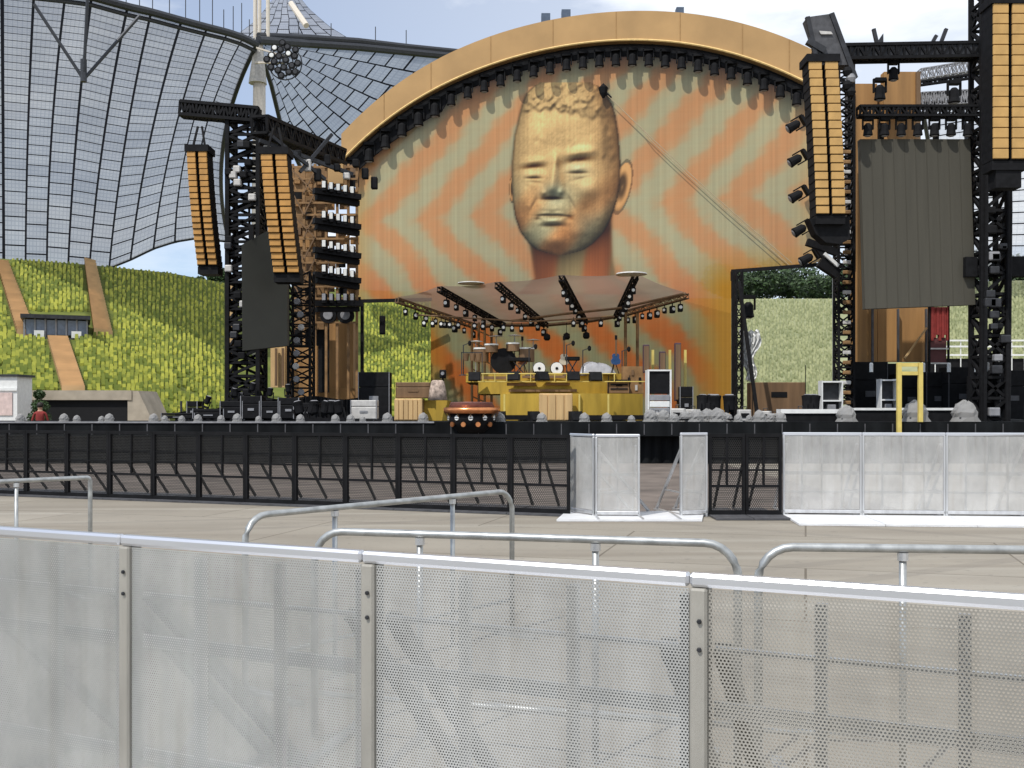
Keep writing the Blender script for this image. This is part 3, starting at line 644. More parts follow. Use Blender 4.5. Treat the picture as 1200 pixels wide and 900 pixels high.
    w1 = 1 / (1 + np.exp(-3 * np.sin((X + Y * .85) * .085 + .7)))[..., None]; lo2 = np.clip((Y - 195) / 80, 0, 1)[..., None]
    face = face * (1 + .04 * mott)
    face = face * (1 - lo2 * .8) + (np.array([230, 140, 76]) * w1 + np.array([192, 196, 154]) * (1 - w1)) * lo2 * .8
    nose_t = np.clip(G(650, 226, 15, 13, .8) + G(690, 262, 16, 22, .5, .5) + G(676, 199, 16, 9, .4), 0, .85)[..., None]; face = face * (1 - nose_t) + np.array([172, 184, 152]) * nose_t
    face *= sh * 1.03
    face = face * (1 - .28 * (np.clip(u - .35, 0, 1) / .65)[..., None] ** 1.3 * np.array([.55, .9, 1.1])) * (1 - .22 * np.clip(-u - .7, 0, 1)[..., None] / .3)
    side = np.clip((X - (700 + (Y - 120) * .06)) / 4, 0, 1) * np.clip((200 - Y) / 15, 0, 1)
    face *= (1 - .10 * hm - .16 * side)[..., None]
    st = np.random.default_rng(9).normal(0, 1, X.shape); st = (st + np.roll(st, 1, 0) + np.roll(st, 1, 1)) / 3
    beard = np.clip((Y - 240) / 20, 0, 1) * np.clip(1 - G(648, 256, 22, 8, 1.2), 0, 1)
    face *= (1 + st * .045 - .10 * beard)[..., None]
    face -= (G(624, 195, 13, 2.2, 62, tl) + G(679, 187, 14, 2.4, 66, tl) + G(656, 192, 4, 6, 30) + G(647, 232.5, 11, 2.4, 72) + G(648, 253.3, 15, 1.3, 62, .02) + G(629, 256, 3, 2.2, 34) + G(669, 255.5, 3, 2.2, 34) + G(648, 265, 11, 2.2, 42) + G(677, 203, 10, 1.2, 36, tl + .1) + G(625, 209, 8.5, 1.2, 36, tl + .1) + G(660, 214, 3, 12, 22, -.2) + G(689, 246, 10, 14, 22))[..., None] * np.array([.8, 1, .9])
    face += (G(682, 172, 16, 3.5, 26, tl) + G(652, 206, 4, 14, 22) + G(690, 220, 11, 7, 18) + G(648, 258.5, 9, 2.2, 40) + G(677, 195.5, 9, 3.2, 34) + G(625, 202, 7.5, 2.6, 24) + G(650, 281, 12, 6, 18))[..., None] * np.array([1, .98, .8])
    # neck
    nl = np.interp(Y, [270, 300, 326, 350], [618, 623, 627, 600]); nr = np.interp(Y, [240, 285, 305, 326, 350], [716, 717, 718, 722, 770])
    nk = ((X > nl) & (X < nr) & (Y > 225) & (Y < 345)); nka = (1 / (1 + np.exp(-np.clip((X - nl) / 1.0, -20, 20))) / (1 + np.exp(-np.clip((nr - X) / 1.0, -20, 20))) * ((Y > 225) & (Y < 345)))[..., None]
    un = np.clip((X - nl) / (nr - nl), 0, 1); wN = 1 / (1 + np.exp(-6 * np.sin(un * 9.5 + (Y - 300) * .03)))[..., None]
    neck = (np.array([218, 122, 66]) * wN + np.array([196, 168, 112]) * (1 - wN)) * (.62 + .38 * np.clip(np.sin(un * 3.0), 0, 1))[..., None]
    chinsh = np.exp(-np.clip(Y - (299 - 34 * np.clip(np.abs(X - 656) / 62, 0, 1) ** 1.6 - 0), 0, 80) / 16)[..., None]; neck *= 1 - .55 * chinsh
    col = neck * nka + col * (1 - nka)
    # shoulders
    shd = ((Y - 318) / 40 > np.abs(X - 672) / 150) & (Y > 330); col = np.where((shd & ~nk)[..., None], col * .92, col)
    # ears
    for (ex, ey, ew, eh, rt) in ((729, 219, 9.5, 29, -.22), (600, 222, 3, 14, 0)):
        dx = X - ex; dy = Y - ey; c, s_ = np.cos(rt), np.sin(rt); a = (dx * c - dy * s_) / ew; b = (dx * s_ + dy * c) / eh; rr = np.sqrt(a * a + b * b)
        e = (rr < 1); rim = np.clip(.82 + .30 * np.cos((rr - .80) * 6) - .14 * b - .34 * np.exp(-((a + .25) / .35) ** 2 - ((b + .25) / .35) ** 2) + .16 * np.exp(-((a + .1) / .5) ** 2 - ((b - .62) / .25) ** 2), .45, 1.15)
        col = np.where(e[..., None], np.array([226, 166, 104]) * rim[..., None], col)
        col = np.where(((rr >= 1) & (rr < 1.15))[..., None], col * .68, col)
    col = np.where(inside[..., None], face, col)
    edge = np.clip(1 - np.abs(np.abs(X - cx) - hw) / 2.4, 0, 1) * ((Y > 100) & (Y < 296)); col *= (1 - .30 * edge)[..., None]
    # woven threads
    th = np.random.default_rng(3).uniform(.965, 1.035, 800)[np.clip((X / 1.3).astype(int) % 800, 0, 799)]
    th2 = np.random.default_rng(4).uniform(.992, 1.008, 800)[np.clip((Y / 1.3).astype(int) % 800, 0, 799)]
    big_ = 1 + .03 * np.sin(X * .021 + 1) * np.sin(Y * .017)
    col = col * (th * th2 * big_)[..., None]
    c = np.clip(col / 255, 0, 1); return c ** 2.2
g_ = 1.15; gx_ = np.arange(414, 966, g_); gy_ = np.arange(20, 487, g_)
GX, GY = np.meshgrid(gx_, gy_)
CC = screen_colours(GX, GY) * 0.66
dd = arch_d(GX) + .75 + 0 * GY
VX = (GX - 600) / FP * dd; VZ = EYE - (GY - HZ) / FP * dd
VY = dd + .003 * np.sin(GX * .09)
V = np.stack([VX, VY, VZ], -1).reshape(-1, 3)
nr_, nc_ = GX.shape; idx = np.arange(nr_ * nc_).reshape(nr_, nc_)
cxm, cym = GX[:-1, :-1] + g_ / 2, GY[:-1, :-1] + g_ / 2
fov = np.vectorize(lambda x: fo(x) * .4 + fi(x) * .6)(np.clip(cxm[0], 400, 985))[None, :]
keep = (cym > fov) & ~((cxm < 505) & (cym > 353)) & ~((cxm > 857) & (cym > 318 - (cxm - 857) * .10))
keep &= ~((cxm < 419)) & (cxm < 964)
q = np.stack([idx[:-1, :-1], idx[:-1, 1:], idx[1:, 1:], idx[1:, :-1]], -1)[keep]
used = np.unique(q); remap = -np.ones(nr_ * nc_, int); remap[used] = np.arange(len(used))
me = bpy.data.meshes.new('screen'); me.from_pydata(V[used].tolist(), [], remap[q][:, ::-1].tolist()); me.update()
ca = me.color_attributes.new('print', 'FLOAT_COLOR', 'POINT'); ca.data.foreach_set('color', np.concatenate([CC.reshape(-1, 3)[used], np.ones((len(used), 1))], 1).astype(np.float32).ravel())
me.materials.append(sheet('printed screen cloth', (1, 1, 1), 0.03, .12, attr='print'))
scr = bpy.data.objects.new('stage_screen', me); COL.objects.link(scr)
tag(scr, 'huge cloth screen printed with orange chevrons and a sculpted head with closed eyes', 'screen')
# little perched bird-like clamp and the slack double cable crossing the screen
mb = MB(); p = P(707, 107, 45.4); mb.lathe(p, [(.02, .35), (.22, .15), (.16, -.1), (.05, -.3)], 10); mb.bar(p, p + Vector((.35, 0, -.3)), .1)
tag(mb.build('cable_clamp', M['black']), 'small black clamp above the printed head where the slack cable starts', 'clamp')
for k, lb in enumerate(('upper of the two pale slack cables slanting across the screen', 'lower of the two pale slack cables slanting across the screen')):
    pts = []
    for i in range(17):
        f = i / 16; pts.append(P(712 + 216 * f - 3 * k * (f > .2), 112 + 196 * f + 4 * math.sin(math.pi * f) + 3 * k * f, 45.35 - 2.15 * f))
    tag(MB().tube(pts, .016, 6).build('slack_cable', M['beige']), lb, 'cable', 'slack cables across the screen')

# canopy over the band ------------------------------------------------------------
cano = thing('stage_canopy', 'fan shaped grey mesh canopy on black ribs above the band platform', 'canopy', (0, 38, DK)); bpy.context.view_layer.update()
Fp = [(465, 348, 37.5), (515, 335, 35.5), (583, 330, 34), (658, 322, 33.6), (745, 320, 34), (805, 343, 37)]
Bp = [(560, 380, 40.5), (590, 378, 40.6), (640, 378, 41), (686, 374, 41), (722, 368, 40.6), (732, 364, 40.4)]
Fv = [P(*q) for q in Fp]; Bv = [P(*q) for q in Bp]
M['canopy'] = sheet('grey canopy mesh', (.29, .215, .165), .22, .45, colvar=.3)
for i in range(5):
    def sf(u, v, i=i):
        a = Fv[i].lerp(Fv[i + 1], u); b = Bv[i].lerp(Bv[i + 1], u); p = a.lerp(b, v); p.z -= .07 * math.sin(math.pi * u) * (1 - v); return p
    rel(grid_surface('canopy_panel', sf, 8, 10, M['canopy'], cano), cano)
for i in range(6): 
    a, b = Fv[i], Bv[i]; rel(MB().truss(a + Vector((0, 0, -.12)), b + Vector((0, 0, -.12)), .16, 14, .045, .025).build('rib', M['black'] if 0 < i < 5 else M['wooddark'], cano), cano)
rel(MB().tube([v + Vector((0, 0, -.1)) for v in Bv], .08, 6).build('rear_rail', M['wooddark'], cano), cano)
rel(MB().tube([P(600, 376, 39), P(660, 368, 38), P(727, 361, 38), P(803, 344, 36.8)], .05, 6).build('cross_rail', M['wooddark'], cano), cano)
for px, d in ((553, 40), (561, 40.2), (568, 40), (576, 40.3)):
    a = P(px, 378, d); rel(MB().tube([(a.x, d, DK), a], .05, 6).build('post', M['netting'], cano), cano)
for px, m_ in ((733, 'netting'), (747, 'netting')):
    a = P(px, 366, 39.6); rel(MB().tube([(a.x, 39.6, DK), a], .06, 6).build('post', M[m_], cano), cano)
for k in range(6):
    a = P(552, 384 + k * 16, 40); b = P(577, 395 + k * 16, 40.2); rel(MB().bar(a, b, .05).build('post_brace', M['netting'], cano), cano)
for px, py, ln in ((740, 321, 34), (479, 333, 30)):
    p = P(px, py, 33.8); rel(MB().lathe(p, [(.1, .04), (.50, .02), (.52, -.02), (.2, -.06)], 20).build('disc_lamp', M['offwhite'], cano), cano) if px > 700 else None
rel(MB().lathe(P(552, 332, 34.6), [(.1, .03), (.45, .02), (.46, -.01), (.2, -.04)], 20).build('disc_lamp', M['offwhite'], cano), cano)
lant = None
def make_lantern(label):
    t = thing('canopy_lantern', label, 'stage lamp', group='small black lanterns hanging from the canopy ribs')
    MB().bar((0, 0, 0), (0, 0, -.12), .03).build('hook', M['black'], t)
    b_ = MB().cbox(-.08, -.10, -.36, .08, .10, -.11, .03).build('lamp_body', M['black'], t)
    MB().lathe((0, -.10, -.22), [(.06, 0), (.05, -.012)], 10, 'y').build('lens', M['lens'], b_)
    return t
ribn = ['left outer', 'second', 'third', 'fourth', 'fifth', 'right outer']
for i in range(6):
    n = 8 if i in (0, 5) else 7
    for k in range(n):
        f = .10 + .84 * k / (n - 1); p = Fv[i].lerp(Bv[i], f) + Vector((0, -.02, -.22)); s_ = random.uniform(.85, 1.15)
        lb = f'{ORD[k]} small black lantern back from the front tip of the {ribn[i]} canopy rib'
        if lant is None: lant = make_lantern(lb); lant.location = p
        else: copy_tree(lant, loc=p, label=lb, rz=random.uniform(-.5, .5), scale=s_)
for k, px in enumerate((497, 507, 517, 527, 537, 556, 566, 590, 600, 611, 672, 704)):
    p = P(px, 372 + (px - 497) * .055 if px < 620 else 372, 36.6); copy_tree(lant, loc=p, label=f'{ORD[k]} small black lantern from the left in the low row under the canopy', group='lanterns in the low row under the canopy', scale=.95)
t = thing('lantern_rail', 'thin brown rail carrying the low row of lanterns under the canopy', 'rail'); 
MB().tube([P(488, 369, 36.6), P(620, 377, 36.6), P(720, 371, 36.6)], .03, 6).build('rail', M['wooddark'], t)

# band platform ------------------------------------------------------------
def bx(px0, py0, px1, py1, d, dep):
    a = P(px0, py1, d); b = P(px1, py0, d); z = DK if (py1 > 469 and d < 41 and a.z - DK < .68 and b.z > DK + .2) else a.z   # what stands on the deck reaches it
    return (a.x, d, z, b.x, d + dep, b.z)
t = thing('band_platform', 'tiered mustard yellow platform the band plays on', 'platform', (0, 33, DK)); bpy.context.view_layer.update()
def part(mb, nm, m, par=None): par = par or t; return rel(mb.build(nm, M[m], par), par)
def arcbox(px0, py0, px1, py1, d, dep, bulge=.5):
    a = bx(px0, py0, px1, py1, d, dep); n = 12; poly = []
    for i in range(n + 1):
        f = i / n; poly.append(Vector((a[0] + (a[3] - a[0]) * f, d + bulge * (1 - math.sin(math.pi * f)), a[2])))
    poly += [Vector((a[3], a[4] + bulge, a[2])), Vector((a[0], a[4] + bulge, a[2]))]
    return MB().prism(poly, (0, 0, a[5] - a[2]))
part(arcbox(586, 461, 757, 488, 32.2, 3, .8), 'lower_tier', 'yellow'); part(arcbox(560, 447, 716, 461.5, 33.6, 3, .6), 'middle_tier', 'yellow')
part(arcbox(545, 437, 735, 447.5, 34.8, 3.5, .6), 'upper_tier', 'yellow')
part(MB().box(*bx(497, 469, 524, 488, 32.4, 2)), 'side_block', 'yellow')
for k in range(12):
    px = 566 + k * 14; part(MB().tube([P(px, 447, 33.25), P(px, 438, 33.25)], .018, 6), 'rail_post', 'yellowpaint')
part(MB().tube([P(564, 438, 33.25), P(722, 438, 33.25)], .02, 6), 'hand_rail', 'yellowpaint')
for q in ((594, 448.5, 628, 452, 33.52), (640, 448.5, 668, 451.5, 33.5), (596, 456, 676, 459, 33.45), (560, 441, 600, 444.5, 34.75), (612, 440, 662, 443, 34.6)):
    part(MB().box(*bx(*q[:4], q[4], .15)), 'vent_slot', 'wooddark')
part(MB().box(*bx(586, 486.5, 757, 492, 32.1, .5)), 'plinth', 'black')
part(MB().box(*bx(560, 446.5, 757, 447.6, 33.3, .2)), 'edge_trim', 'yellowpaint')
for px in (590, 678, 712): part(MB().box(*bx(px, 462, px + 2, 487, 32.1, .1)), 'seam_trim', 'yellowpaint')
def slatbox(name, lb, cat, r, d, dep, m, n, cap=None):
    a = bx(*r, d, dep); t = thing(name, lb, cat, ((a[0] + a[3]) / 2, d, a[2])); hw = (a[3] - a[0]) / 2; h = a[5] - a[2]
    MB().cbox(-hw, 0, 0, hw, dep, h, .03).build('body', M[m], t)
    for i in range(n):
        x = -hw + (i + .5) * 2 * hw / n; MB().box(x - hw / n * .82, -.03, .04, x + hw / n * .82, -.002, h - .04).build('slat', M[m], t)
    if cap: MB().box(-hw - .02, -.04, h + .003, hw + .02, dep, h + .05).build('lid', M[cap], t)
    return t
slatbox('slatted_box', 'pale slatted timber box in the middle of the yellow platform front', 'box', (632, 461, 671, 484), 31.5, .5, 'woodlight', 4)
slatbox('slatted_crate', 'orange slatted timber crate under a dark brown case left of the platform', 'crate', (462, 467, 495, 487.5), 32, .8, 'woodlight', 6)
def case(lb, r, d, dep, m='black', trim='grey', name='flight_case', cat='flight case', lid=True, wheels=True, group=None):
    a = bx(*r, d, dep); t = thing(name, lb, cat, ((a[0] + a[3]) / 2, d, a[2]), group=group); hw = (a[3] - a[0]) / 2; h = a[5] - a[2]; wz = .06 if wheels else 0
    MB().cbox(-hw, 0, wz, hw, dep, h * .68, .02).build('body', M[m], t)
    if lid: MB().cbox(-hw, 0, h * .68 + .012, hw, dep, h, .02).build('lid', M[m], t)
    for x in (-hw, hw): MB().box(x - .012, -.012, wz, x + .012, .012, h + .004).build('edge_trim', M[trim], t)
    MB().box(-hw * .3, -.02, h * .40, hw * .3, -.004, h * .5).build('handle', M[trim], t)
    if wheels:
        for x in (-hw * .75, hw * .75): MB().lathe((x, dep * .15, .035), [(.035, -.02), (.035, .02)], 8, 'x').build('caster', M['grey'], t)
    return t
FC = 'black flight cases parked on the left of the stage'
case('dark brown case resting on the orange slatted crate', (464, 448, 504, 466.5), 32.2, .7, 'wooddark', 'wooddark', wheels=False)
case('tall black case beside the left doorway of the screen', (420, 436, 456, 488), 34.5, .8, group=FC)
case('light grey equipment trunk in front of the tall black case', (411, 469, 441, 489), 31.5, .6, 'offwhite', 'grey')
for q, lb in (((226, 479, 262, 492), 'low flat black case at the left end of the case row'), ((219, 470, 231, 480), 'small black box on top behind the low flat case'),
              ((258, 470, 284, 492), 'black case right of the low flat case'), ((282, 464, 306, 492), 'tallest black case below the left dark side screen'),
              ((304, 470, 328, 492), 'squat black case under the pale timber wall'), ((326, 466, 350, 492), 'black case at the right end of the case row'), ((344, 472, 372, 492), 'black case just left of the brown arch leg'), ((189, 484, 228, 492), 'very low black ramp box at the foot of the green seats')):
    case(lb, q, 33.0 if q[0] != 219 else 33.6, .8, group=FC)
t = thing('black_drape', 'low black drape behind the flight cases at the left of the stage', 'drape', (P(290, 480, 35).x, 35, 0))
n = 120; A = []; B2 = []
for i in range(n + 1):
    px = 205 + 215 * i / n; p = P(px, 480, 35); y = .06 * math.sin(i * 1.3); top = P(0, 483 - 17 * min(1, max(0, (px - 240) / 40)) - 2 * math.sin(px * .09), 35).z
    A.append((p.x - t.location.x, y, .01)); B2.append((p.x - t.location.x, y + .02, top))
MB().strip(A, B2).strip([(a, b + .05, c) for a, b, c in B2], [(a, b + .05, c) for a, b, c in A]).build('drape', M['black'], t)
for px in (212, 300, 412): x = P(px, 0, 35).x - t.location.x; MB().box(x - .03, .0, 0, x + .03, .06, P(0, 470, 35).z).build('pole', M['dark'], t)
# small moving heads standing among the cases
k = 0
for px, py in ((240, 478), (270, 469), (276, 470), (294, 463), (316, 469), (338, 465), (354, 489), (361, 489), (369, 488), (378, 490), (388, 490), (399, 490)):
    d = 33.2 if px < 350 else 30.6; o = copy_tree(mover, loc=P(px, py, d), rot=(R(180), R(random.uniform(-20, 20)), 0), label=f'{ORD[k]} small upright stage light from the left among the cases left of the platform', group='upright stage lights among the cases', scale=.62 if px < 350 else .95); k += 1
    if px > 350: o.location.z = DK
# copper round riser
p = P(553, 480, 29.2)
t = thing('round_copper_lift', 'round copper rimmed riser with lamps below on the stage front edge', 'stage lift', (p.x, 28.98, 0)); cz = P(0, 478, 29).z
MB().lathe((0, 0, 0), [(.70, cz), (.78, cz + .01), (.80, cz - .05), (.78, cz - .14), (.66, cz - .17)], 40).build('copper_rim', M['copper'], t, smooth=True)
MB().lathe((0, 0, 0), [(.62, cz - .17), (.70, cz - .30), (.52, cz - .55), (.36, cz - .70)], 32).build('underbody', M['black'], t, smooth=True)
MB().lathe((0, 0, 0), [(.66, cz + .012), (.60, cz + .14), (.62, cz + .16), (.3, cz + .17)], 32).build('upper_ring', mat('mauve metal', (.28, .13, .11), .4, .3), t, smooth=True)
for k in range(9):
    a = R(200 + k * 17.5); r_ = .66; o = MB().lathe((0, 0, 0), [(.05, .06), (.075, 0), (.07, -.03)], 10, 'y').build('lamp', M['copper'] if k % 2 else M['lens'], t); o.location = (r_ * math.cos(a), r_ * math.sin(a), cz - .28 - .18 * (k % 2)); o.rotation_euler = (0, 0, a + R(90))
for k in range(12):
    a = R(30 * k); MB().bar((.75 * math.cos(a), .75 * math.sin(a), cz - .15), (.4 * math.cos(a), .4 * math.sin(a), cz - .62), .03).build('strut', M['wooddark'], t)
# drum kit
p = P(590, 437, 35.6)
t = thing('drum_kit', 'dark drum kit with pale hoops at the left of the yellow platform', 'drum kit', p); t.scale = (1.3, 1.3, 1.3)
def drum(x, y, z, r, h, ax, m='wooddark', rim='lens', nm='drum'):
    b_ = MB().lathe((x, y, z), [(r, 0), (r, h)], 20, ax).build(nm, M[m], t); MB().lathe((x, y - (.005 if ax == 'y' else 0), z + (h if ax == 'z' else 0)), [(r * 1.05, -.012), (r * 1.05, .03)], 20, ax).build('rim', M[rim], b_)
drum(0, 0, .32, .33, .4, 'y', 'black', 'black', 'bass_drum'); drum(-.32, .05, .55, .18, .2, 'z'); drum(.25, .05, .58, .18, .2, 'z'); drum(-.6, .15, .3, .2, .35, 'z'); drum(.62, .1, .3, .21, .35, 'z')
for x, z in ((-.75, .86), (-.2, 1.0), (.3, 1.02), (.8, .9)):
    MB().tube([(x, .3, 0), (x, .3, z)], .012, 6).build('cymbal_stand', M['grey'], t); MB().lathe((x, .3, z), [(.02, .03), (.19, 0), (.19, -.006)], 18).build('cymbal', M['offwhite'], t)
for i, (px, lb) in enumerate(((632, 'white faced round drum left of the pair on the upper tier'), (652.5, 'white faced round drum right of the pair on the upper tier'))):
    p = P(px, 440, 34.9); t = thing('round_drum', lb, 'drum', p, group='white faced drums on the upper tier')
    b_ = MB().lathe((0, 0, .24), [(.22, 0), (.22, .35)], 20, 'y').build('drum_shell', M['black'], t); MB().lathe((0, -.012, .24), [(.205, 0), (.20, -.01)], 20, 'y').build('drum_head', M['white'], t); MB().lathe((0, -.026, .24), [(.05, 0), (.05, -.01)], 12, 'y').build('centre_patch', M['black'], t)
    for x in (-.14, .14): MB().bar((x, .1, 0), (x * .8, .1, .1), .03).build('leg', M['grey'], t)
# keyboards, monitor, covered piano, amp
def keyboard(px, py, d, w_, lb):
    t = thing('keyboard', lb, 'keyboard', P(px, py, d)); MB().cbox(-w_ / 2, 0, .55, w_ / 2, .35, .68, .02).build('key_bed', M['black'], t)
    for s in (-1, 1): MB().bar((s * w_ * .35, .1, 0), (-s * w_ * .3, .1, .55), .04).build('leg', M['dark'], t)
keyboard(609, 442, 35.2, .75, 'low black keyboard between the drum kit and the white faced drums')
keyboard(671, 441, 35.2, .5, 'small black keyboard right of the white faced drums')
p = P(701, 438, 34.9); t = thing('covered_piano', 'piano under a grey plastic cover at the right of the upper tier', 'piano', p)
n = 14; vs_ = []; fs_ = []
for j in range(n + 1):
    for i in range(n + 1):
        u, v = i / n * 2 - 1, j / n * 2 - 1; z = .38 * (max(0, 1 - abs(u) ** 3)) ** .5 * (max(0, 1 - abs(v) ** 4)) ** .5 * (1 - .25 * u) + .03 * math.sin(9 * u + 5 * v); vs_.append((u * .62, v * .35 + .35, max(0, z)))
for j in range(n):
    for i in range(n): a = j * (n + 1) + i; fs_.append((a, a + 1, a + n + 2, a + n + 1))
MB().add(vs_, fs_).build('plastic_cover', mat('grey plastic sheet', (.36, .36, .38), .3, bump=.6, bscale=12), t, smooth=True); MB().box(-.6, .02, -.02, .6, .68, .004).build('piano_body', M['black'], t)
t0 = case('brown slotted amplifier at the right shoulder of the yellow platform', (713, 440, 738, 461), 33.4, .5, 'wooddark', 'black', 'guitar_amplifier', 'amplifier', lid=False, wheels=False)
for k in range(3): MB().box(-.28, -.02, .12 + k * .14, .28, -.003, .17 + k * .14).build('grille_slot', M['void'], t0)
def mic(px, pt, pb, d, lb, head='black'):
    a = P(px, pb, d); h = P(px, pt, d).z - a.z; t = thing('microphone_stand', lb, 'microphone stand', a, group='microphone stands on the platform')
    MB().tube([(0, 0, 0), (0, 0, h)], .018, 6).build('pole', M['dark'], t); MB().lathe((0, 0, 0), [(.16, 0), (.15, .02), (.03, .04)], 12).build('foot', M['dark'], t)
    MB().bar((0, 0, h - .02), (.22, -.05, h + .06), .025).build('boom', M['dark'], t); MB().lathe((.22, -.05, h + .02), [(.03, -.06), (.06, 0), (.06, .08), (.02, .12)], 10).build('microphone', M[head], t)
mic(543, 404, 440, 35, 'microphone stand left of the drum kit'); mic(620, 408, 440, 34.9, 'microphone stand right of the drum kit'); mic(664, 404, 440, 34.9, 'microphone stand between the white drums and the covered piano'); mic(683, 410, 440, 34.9, 'microphone stand at the left end of the covered piano')
mic(729, 411, 447, 34.4, 'microphone stand at the right end of the upper tier')
# three globe speakers hung behind
for k, (px, py) in enumerate(((641, 395), (664, 394), (687, 393))):
    p = P(px, py, 38.5); t = thing('hanging_globe_lamp', f'{["left","middle","right"][k]} one of three small black lamps hung on wires above the drums', 'hanging lamp', p, group='three black lamps hung above the drums')
    MB().lathe((0, 0, 0), [(.02, .14), (.12, .08), (.13, -.06), (.08, -.13)], 12).build('lamp_body', M['black'], t); z1 = P(px, 378, 38.5).z - p.z; MB().tube([(0, 0, .12), (0, 0, z1)], .012, 5).build('wire', M['black'], t)
# draped stool with black camera, left of the copper lift
p = P(513, 469, 31.8); t = thing('covered_stool', 'pale patterned cover over a stool on the left yellow block', 'stool', p)
MB().lathe((0, 0, 0), [(.30, 0), (.26, .3), (.2, .58), (.16, .62)], 14).build('cover', mat('patterned pale cloth', (.40, .31, .25), .8, var=.6, scale=9), t, smooth=True)
p2 = P(519, 453, 31.8); t = thing('camera_head', 'black remote camera standing on the pale patterned cover', 'camera', p2); MB().cbox(-.1, -.12, .26, .1, .12, .52, .03).build('camera_body', M['black'], t); MB().bar((0, 0, -.05), (0, 0, .27), .05).build('stem', M['black'], t); MB().lathe((0, -.12, .4), [(.06, 0), (.05, -.07)], 10, 'y').build('lens', M['grey'], t)
wedge = None
for k, (px, py, d) in enumerate(((556, 446.5, 33.6), (602, 446, 33.3), (636, 446, 33.2), (672, 446, 33.2), (698, 446.5, 33.2), (628, 466, 31.5), (675, 482, 31.4), (584, 469, 31.6))):
    lb = f'{ORD[k]} small black monitor wedge counted from the left of the yellow platform' if k < 5 else ['black wedge left of the pale slatted box', 'black wedge right of the pale slatted box', 'black wedge just right of the copper riser'][k - 5]
    if wedge is None:
        wedge = thing('monitor_wedge', lb, 'monitor speaker', P(px, py, d), group='monitor wedges on the yellow platform')
        MB().prism([(-.2, -.15, 0), (-.2, .2, 0), (-.2, .2, .3), (-.2, 0, .3)], (.4, 0, 0)).build('cabinet', M['black'], wedge); MB().prism([(-.17, -.16, .03), (-.17, -.02, .28), (-.17, -.03, .285), (-.17, -.175, .035)], (.34, 0, 0)).build('grille', M['black'], wedge)
    else: wc_ = copy_tree(wedge, loc=P(px, py, d), label=lb, rz=random.uniform(-.4, .4)); wc_.location.z = DK if k >= 5 else wc_.location.z
gm = [mat('sunburst lacquer', (.30, .10, .03), .25), mat('pale lacquer', (.55, .48, .36), .3), mat('blue lacquer', (.03, .08, .20), .25)]
for k, (px, d) in enumerate(((612, 35.6), (661, 35.3), (722, 34.6))):
    t = thing('guitar', f'{["sunburst guitar on a stand right of the drum kit", "pale guitar on a stand between white drums and covered piano", "blue guitar on a stand right of the covered piano"][k]}', 'guitar', P(px, 438, d), .3 * (k - 1), 'guitars on stands on the upper tier')
    out_ = [(.0, .30), (.15, .34), (.17, .45), (.11, .54), (.13, .62), (.08, .68), (-.08, .68), (-.13, .62), (-.11, .54), (-.17, .45), (-.15, .34)]
    MB().prism([(x, 0, z) for x, z in out_], (0, .06, 0)).build('body', gm[k], t); MB().box(-.025, -.012, .60, .025, .02, 1.15).build('neck', M['wooddark'], t); MB().box(-.04, -.01, 1.152, .04, .02, 1.3).build('headstock', M['black'], t)
    MB().bar((-.15, .1, 0), (0, .12, .45), .02).bar((.15, .1, 0), (0, .12, .45), .02).bar((0, .35, 0), (0, .12, .45), .02).build('stand', M['black'], t)
t = thing('percussion_rack', 'brown percussion rack at the left end of the upper yellow tier', 'percussion', P(553, 440, 34.9))
MB().bar((-.35, 0, 0), (-.35, 0, .8), .03).bar((.35, 0, 0), (.35, 0, .8), .03).bar((-.36, 0, .78), (.36, 0, .78), .03).build('frame', M['dark'], t)
for x in (-.2, .02, .22): MB().lathe((x, 0, .5), [(.08, 0), (.11, .25)], 14).build('conga', M['wooddark'], t)
t = thing('equipment_shelf', 'dark gear shelf with pale boxes beside the covered piano', 'shelf', P(742, 461, 34)); MB().box(-.35, 0, 0, .35, .4, .9).build('cabinet', M['netting'], t)
for k in range(5): MB().box(-.3 + .12 * k, -.03, .1 + .25 * (k % 3), -.22 + .12 * k, -.003, .28 + .25 * (k % 3)).build('front_panel', M[('offwhite', 'black', 'wooddark')[k % 3]], t)
# white rack right of the platform
a = P(773, 488, 31.2); a.z = DK; t = thing('equipment_rack', 'tall white framed equipment rack with a black upper bay right of the platform', 'equipment rack', a); hw = 14 / FP * 31.2; h = P(0, 435, 31.2).z - a.z
for x in (-hw, hw - .05): MB().box(x, 0, 0, x + .05, .6, h).build('side_post', M['white'], t)
MB().box(-hw, 0, h + .002, hw, .6, h + .05).build('top', M['white'], t); MB().box(-hw + .05, .05, h * .55, hw - .05, .6, h).build('black_bay', M['black'], t)
for k in range(4): MB().cbox(-hw + .06, -.02 - .01 * k, .03 + k * h * .13, hw - .06, .5, .03 + (k + .9) * h * .13, .01).build('rack_unit', M[('offwhite', 'grey', 'white', 'grey')[k]], t)
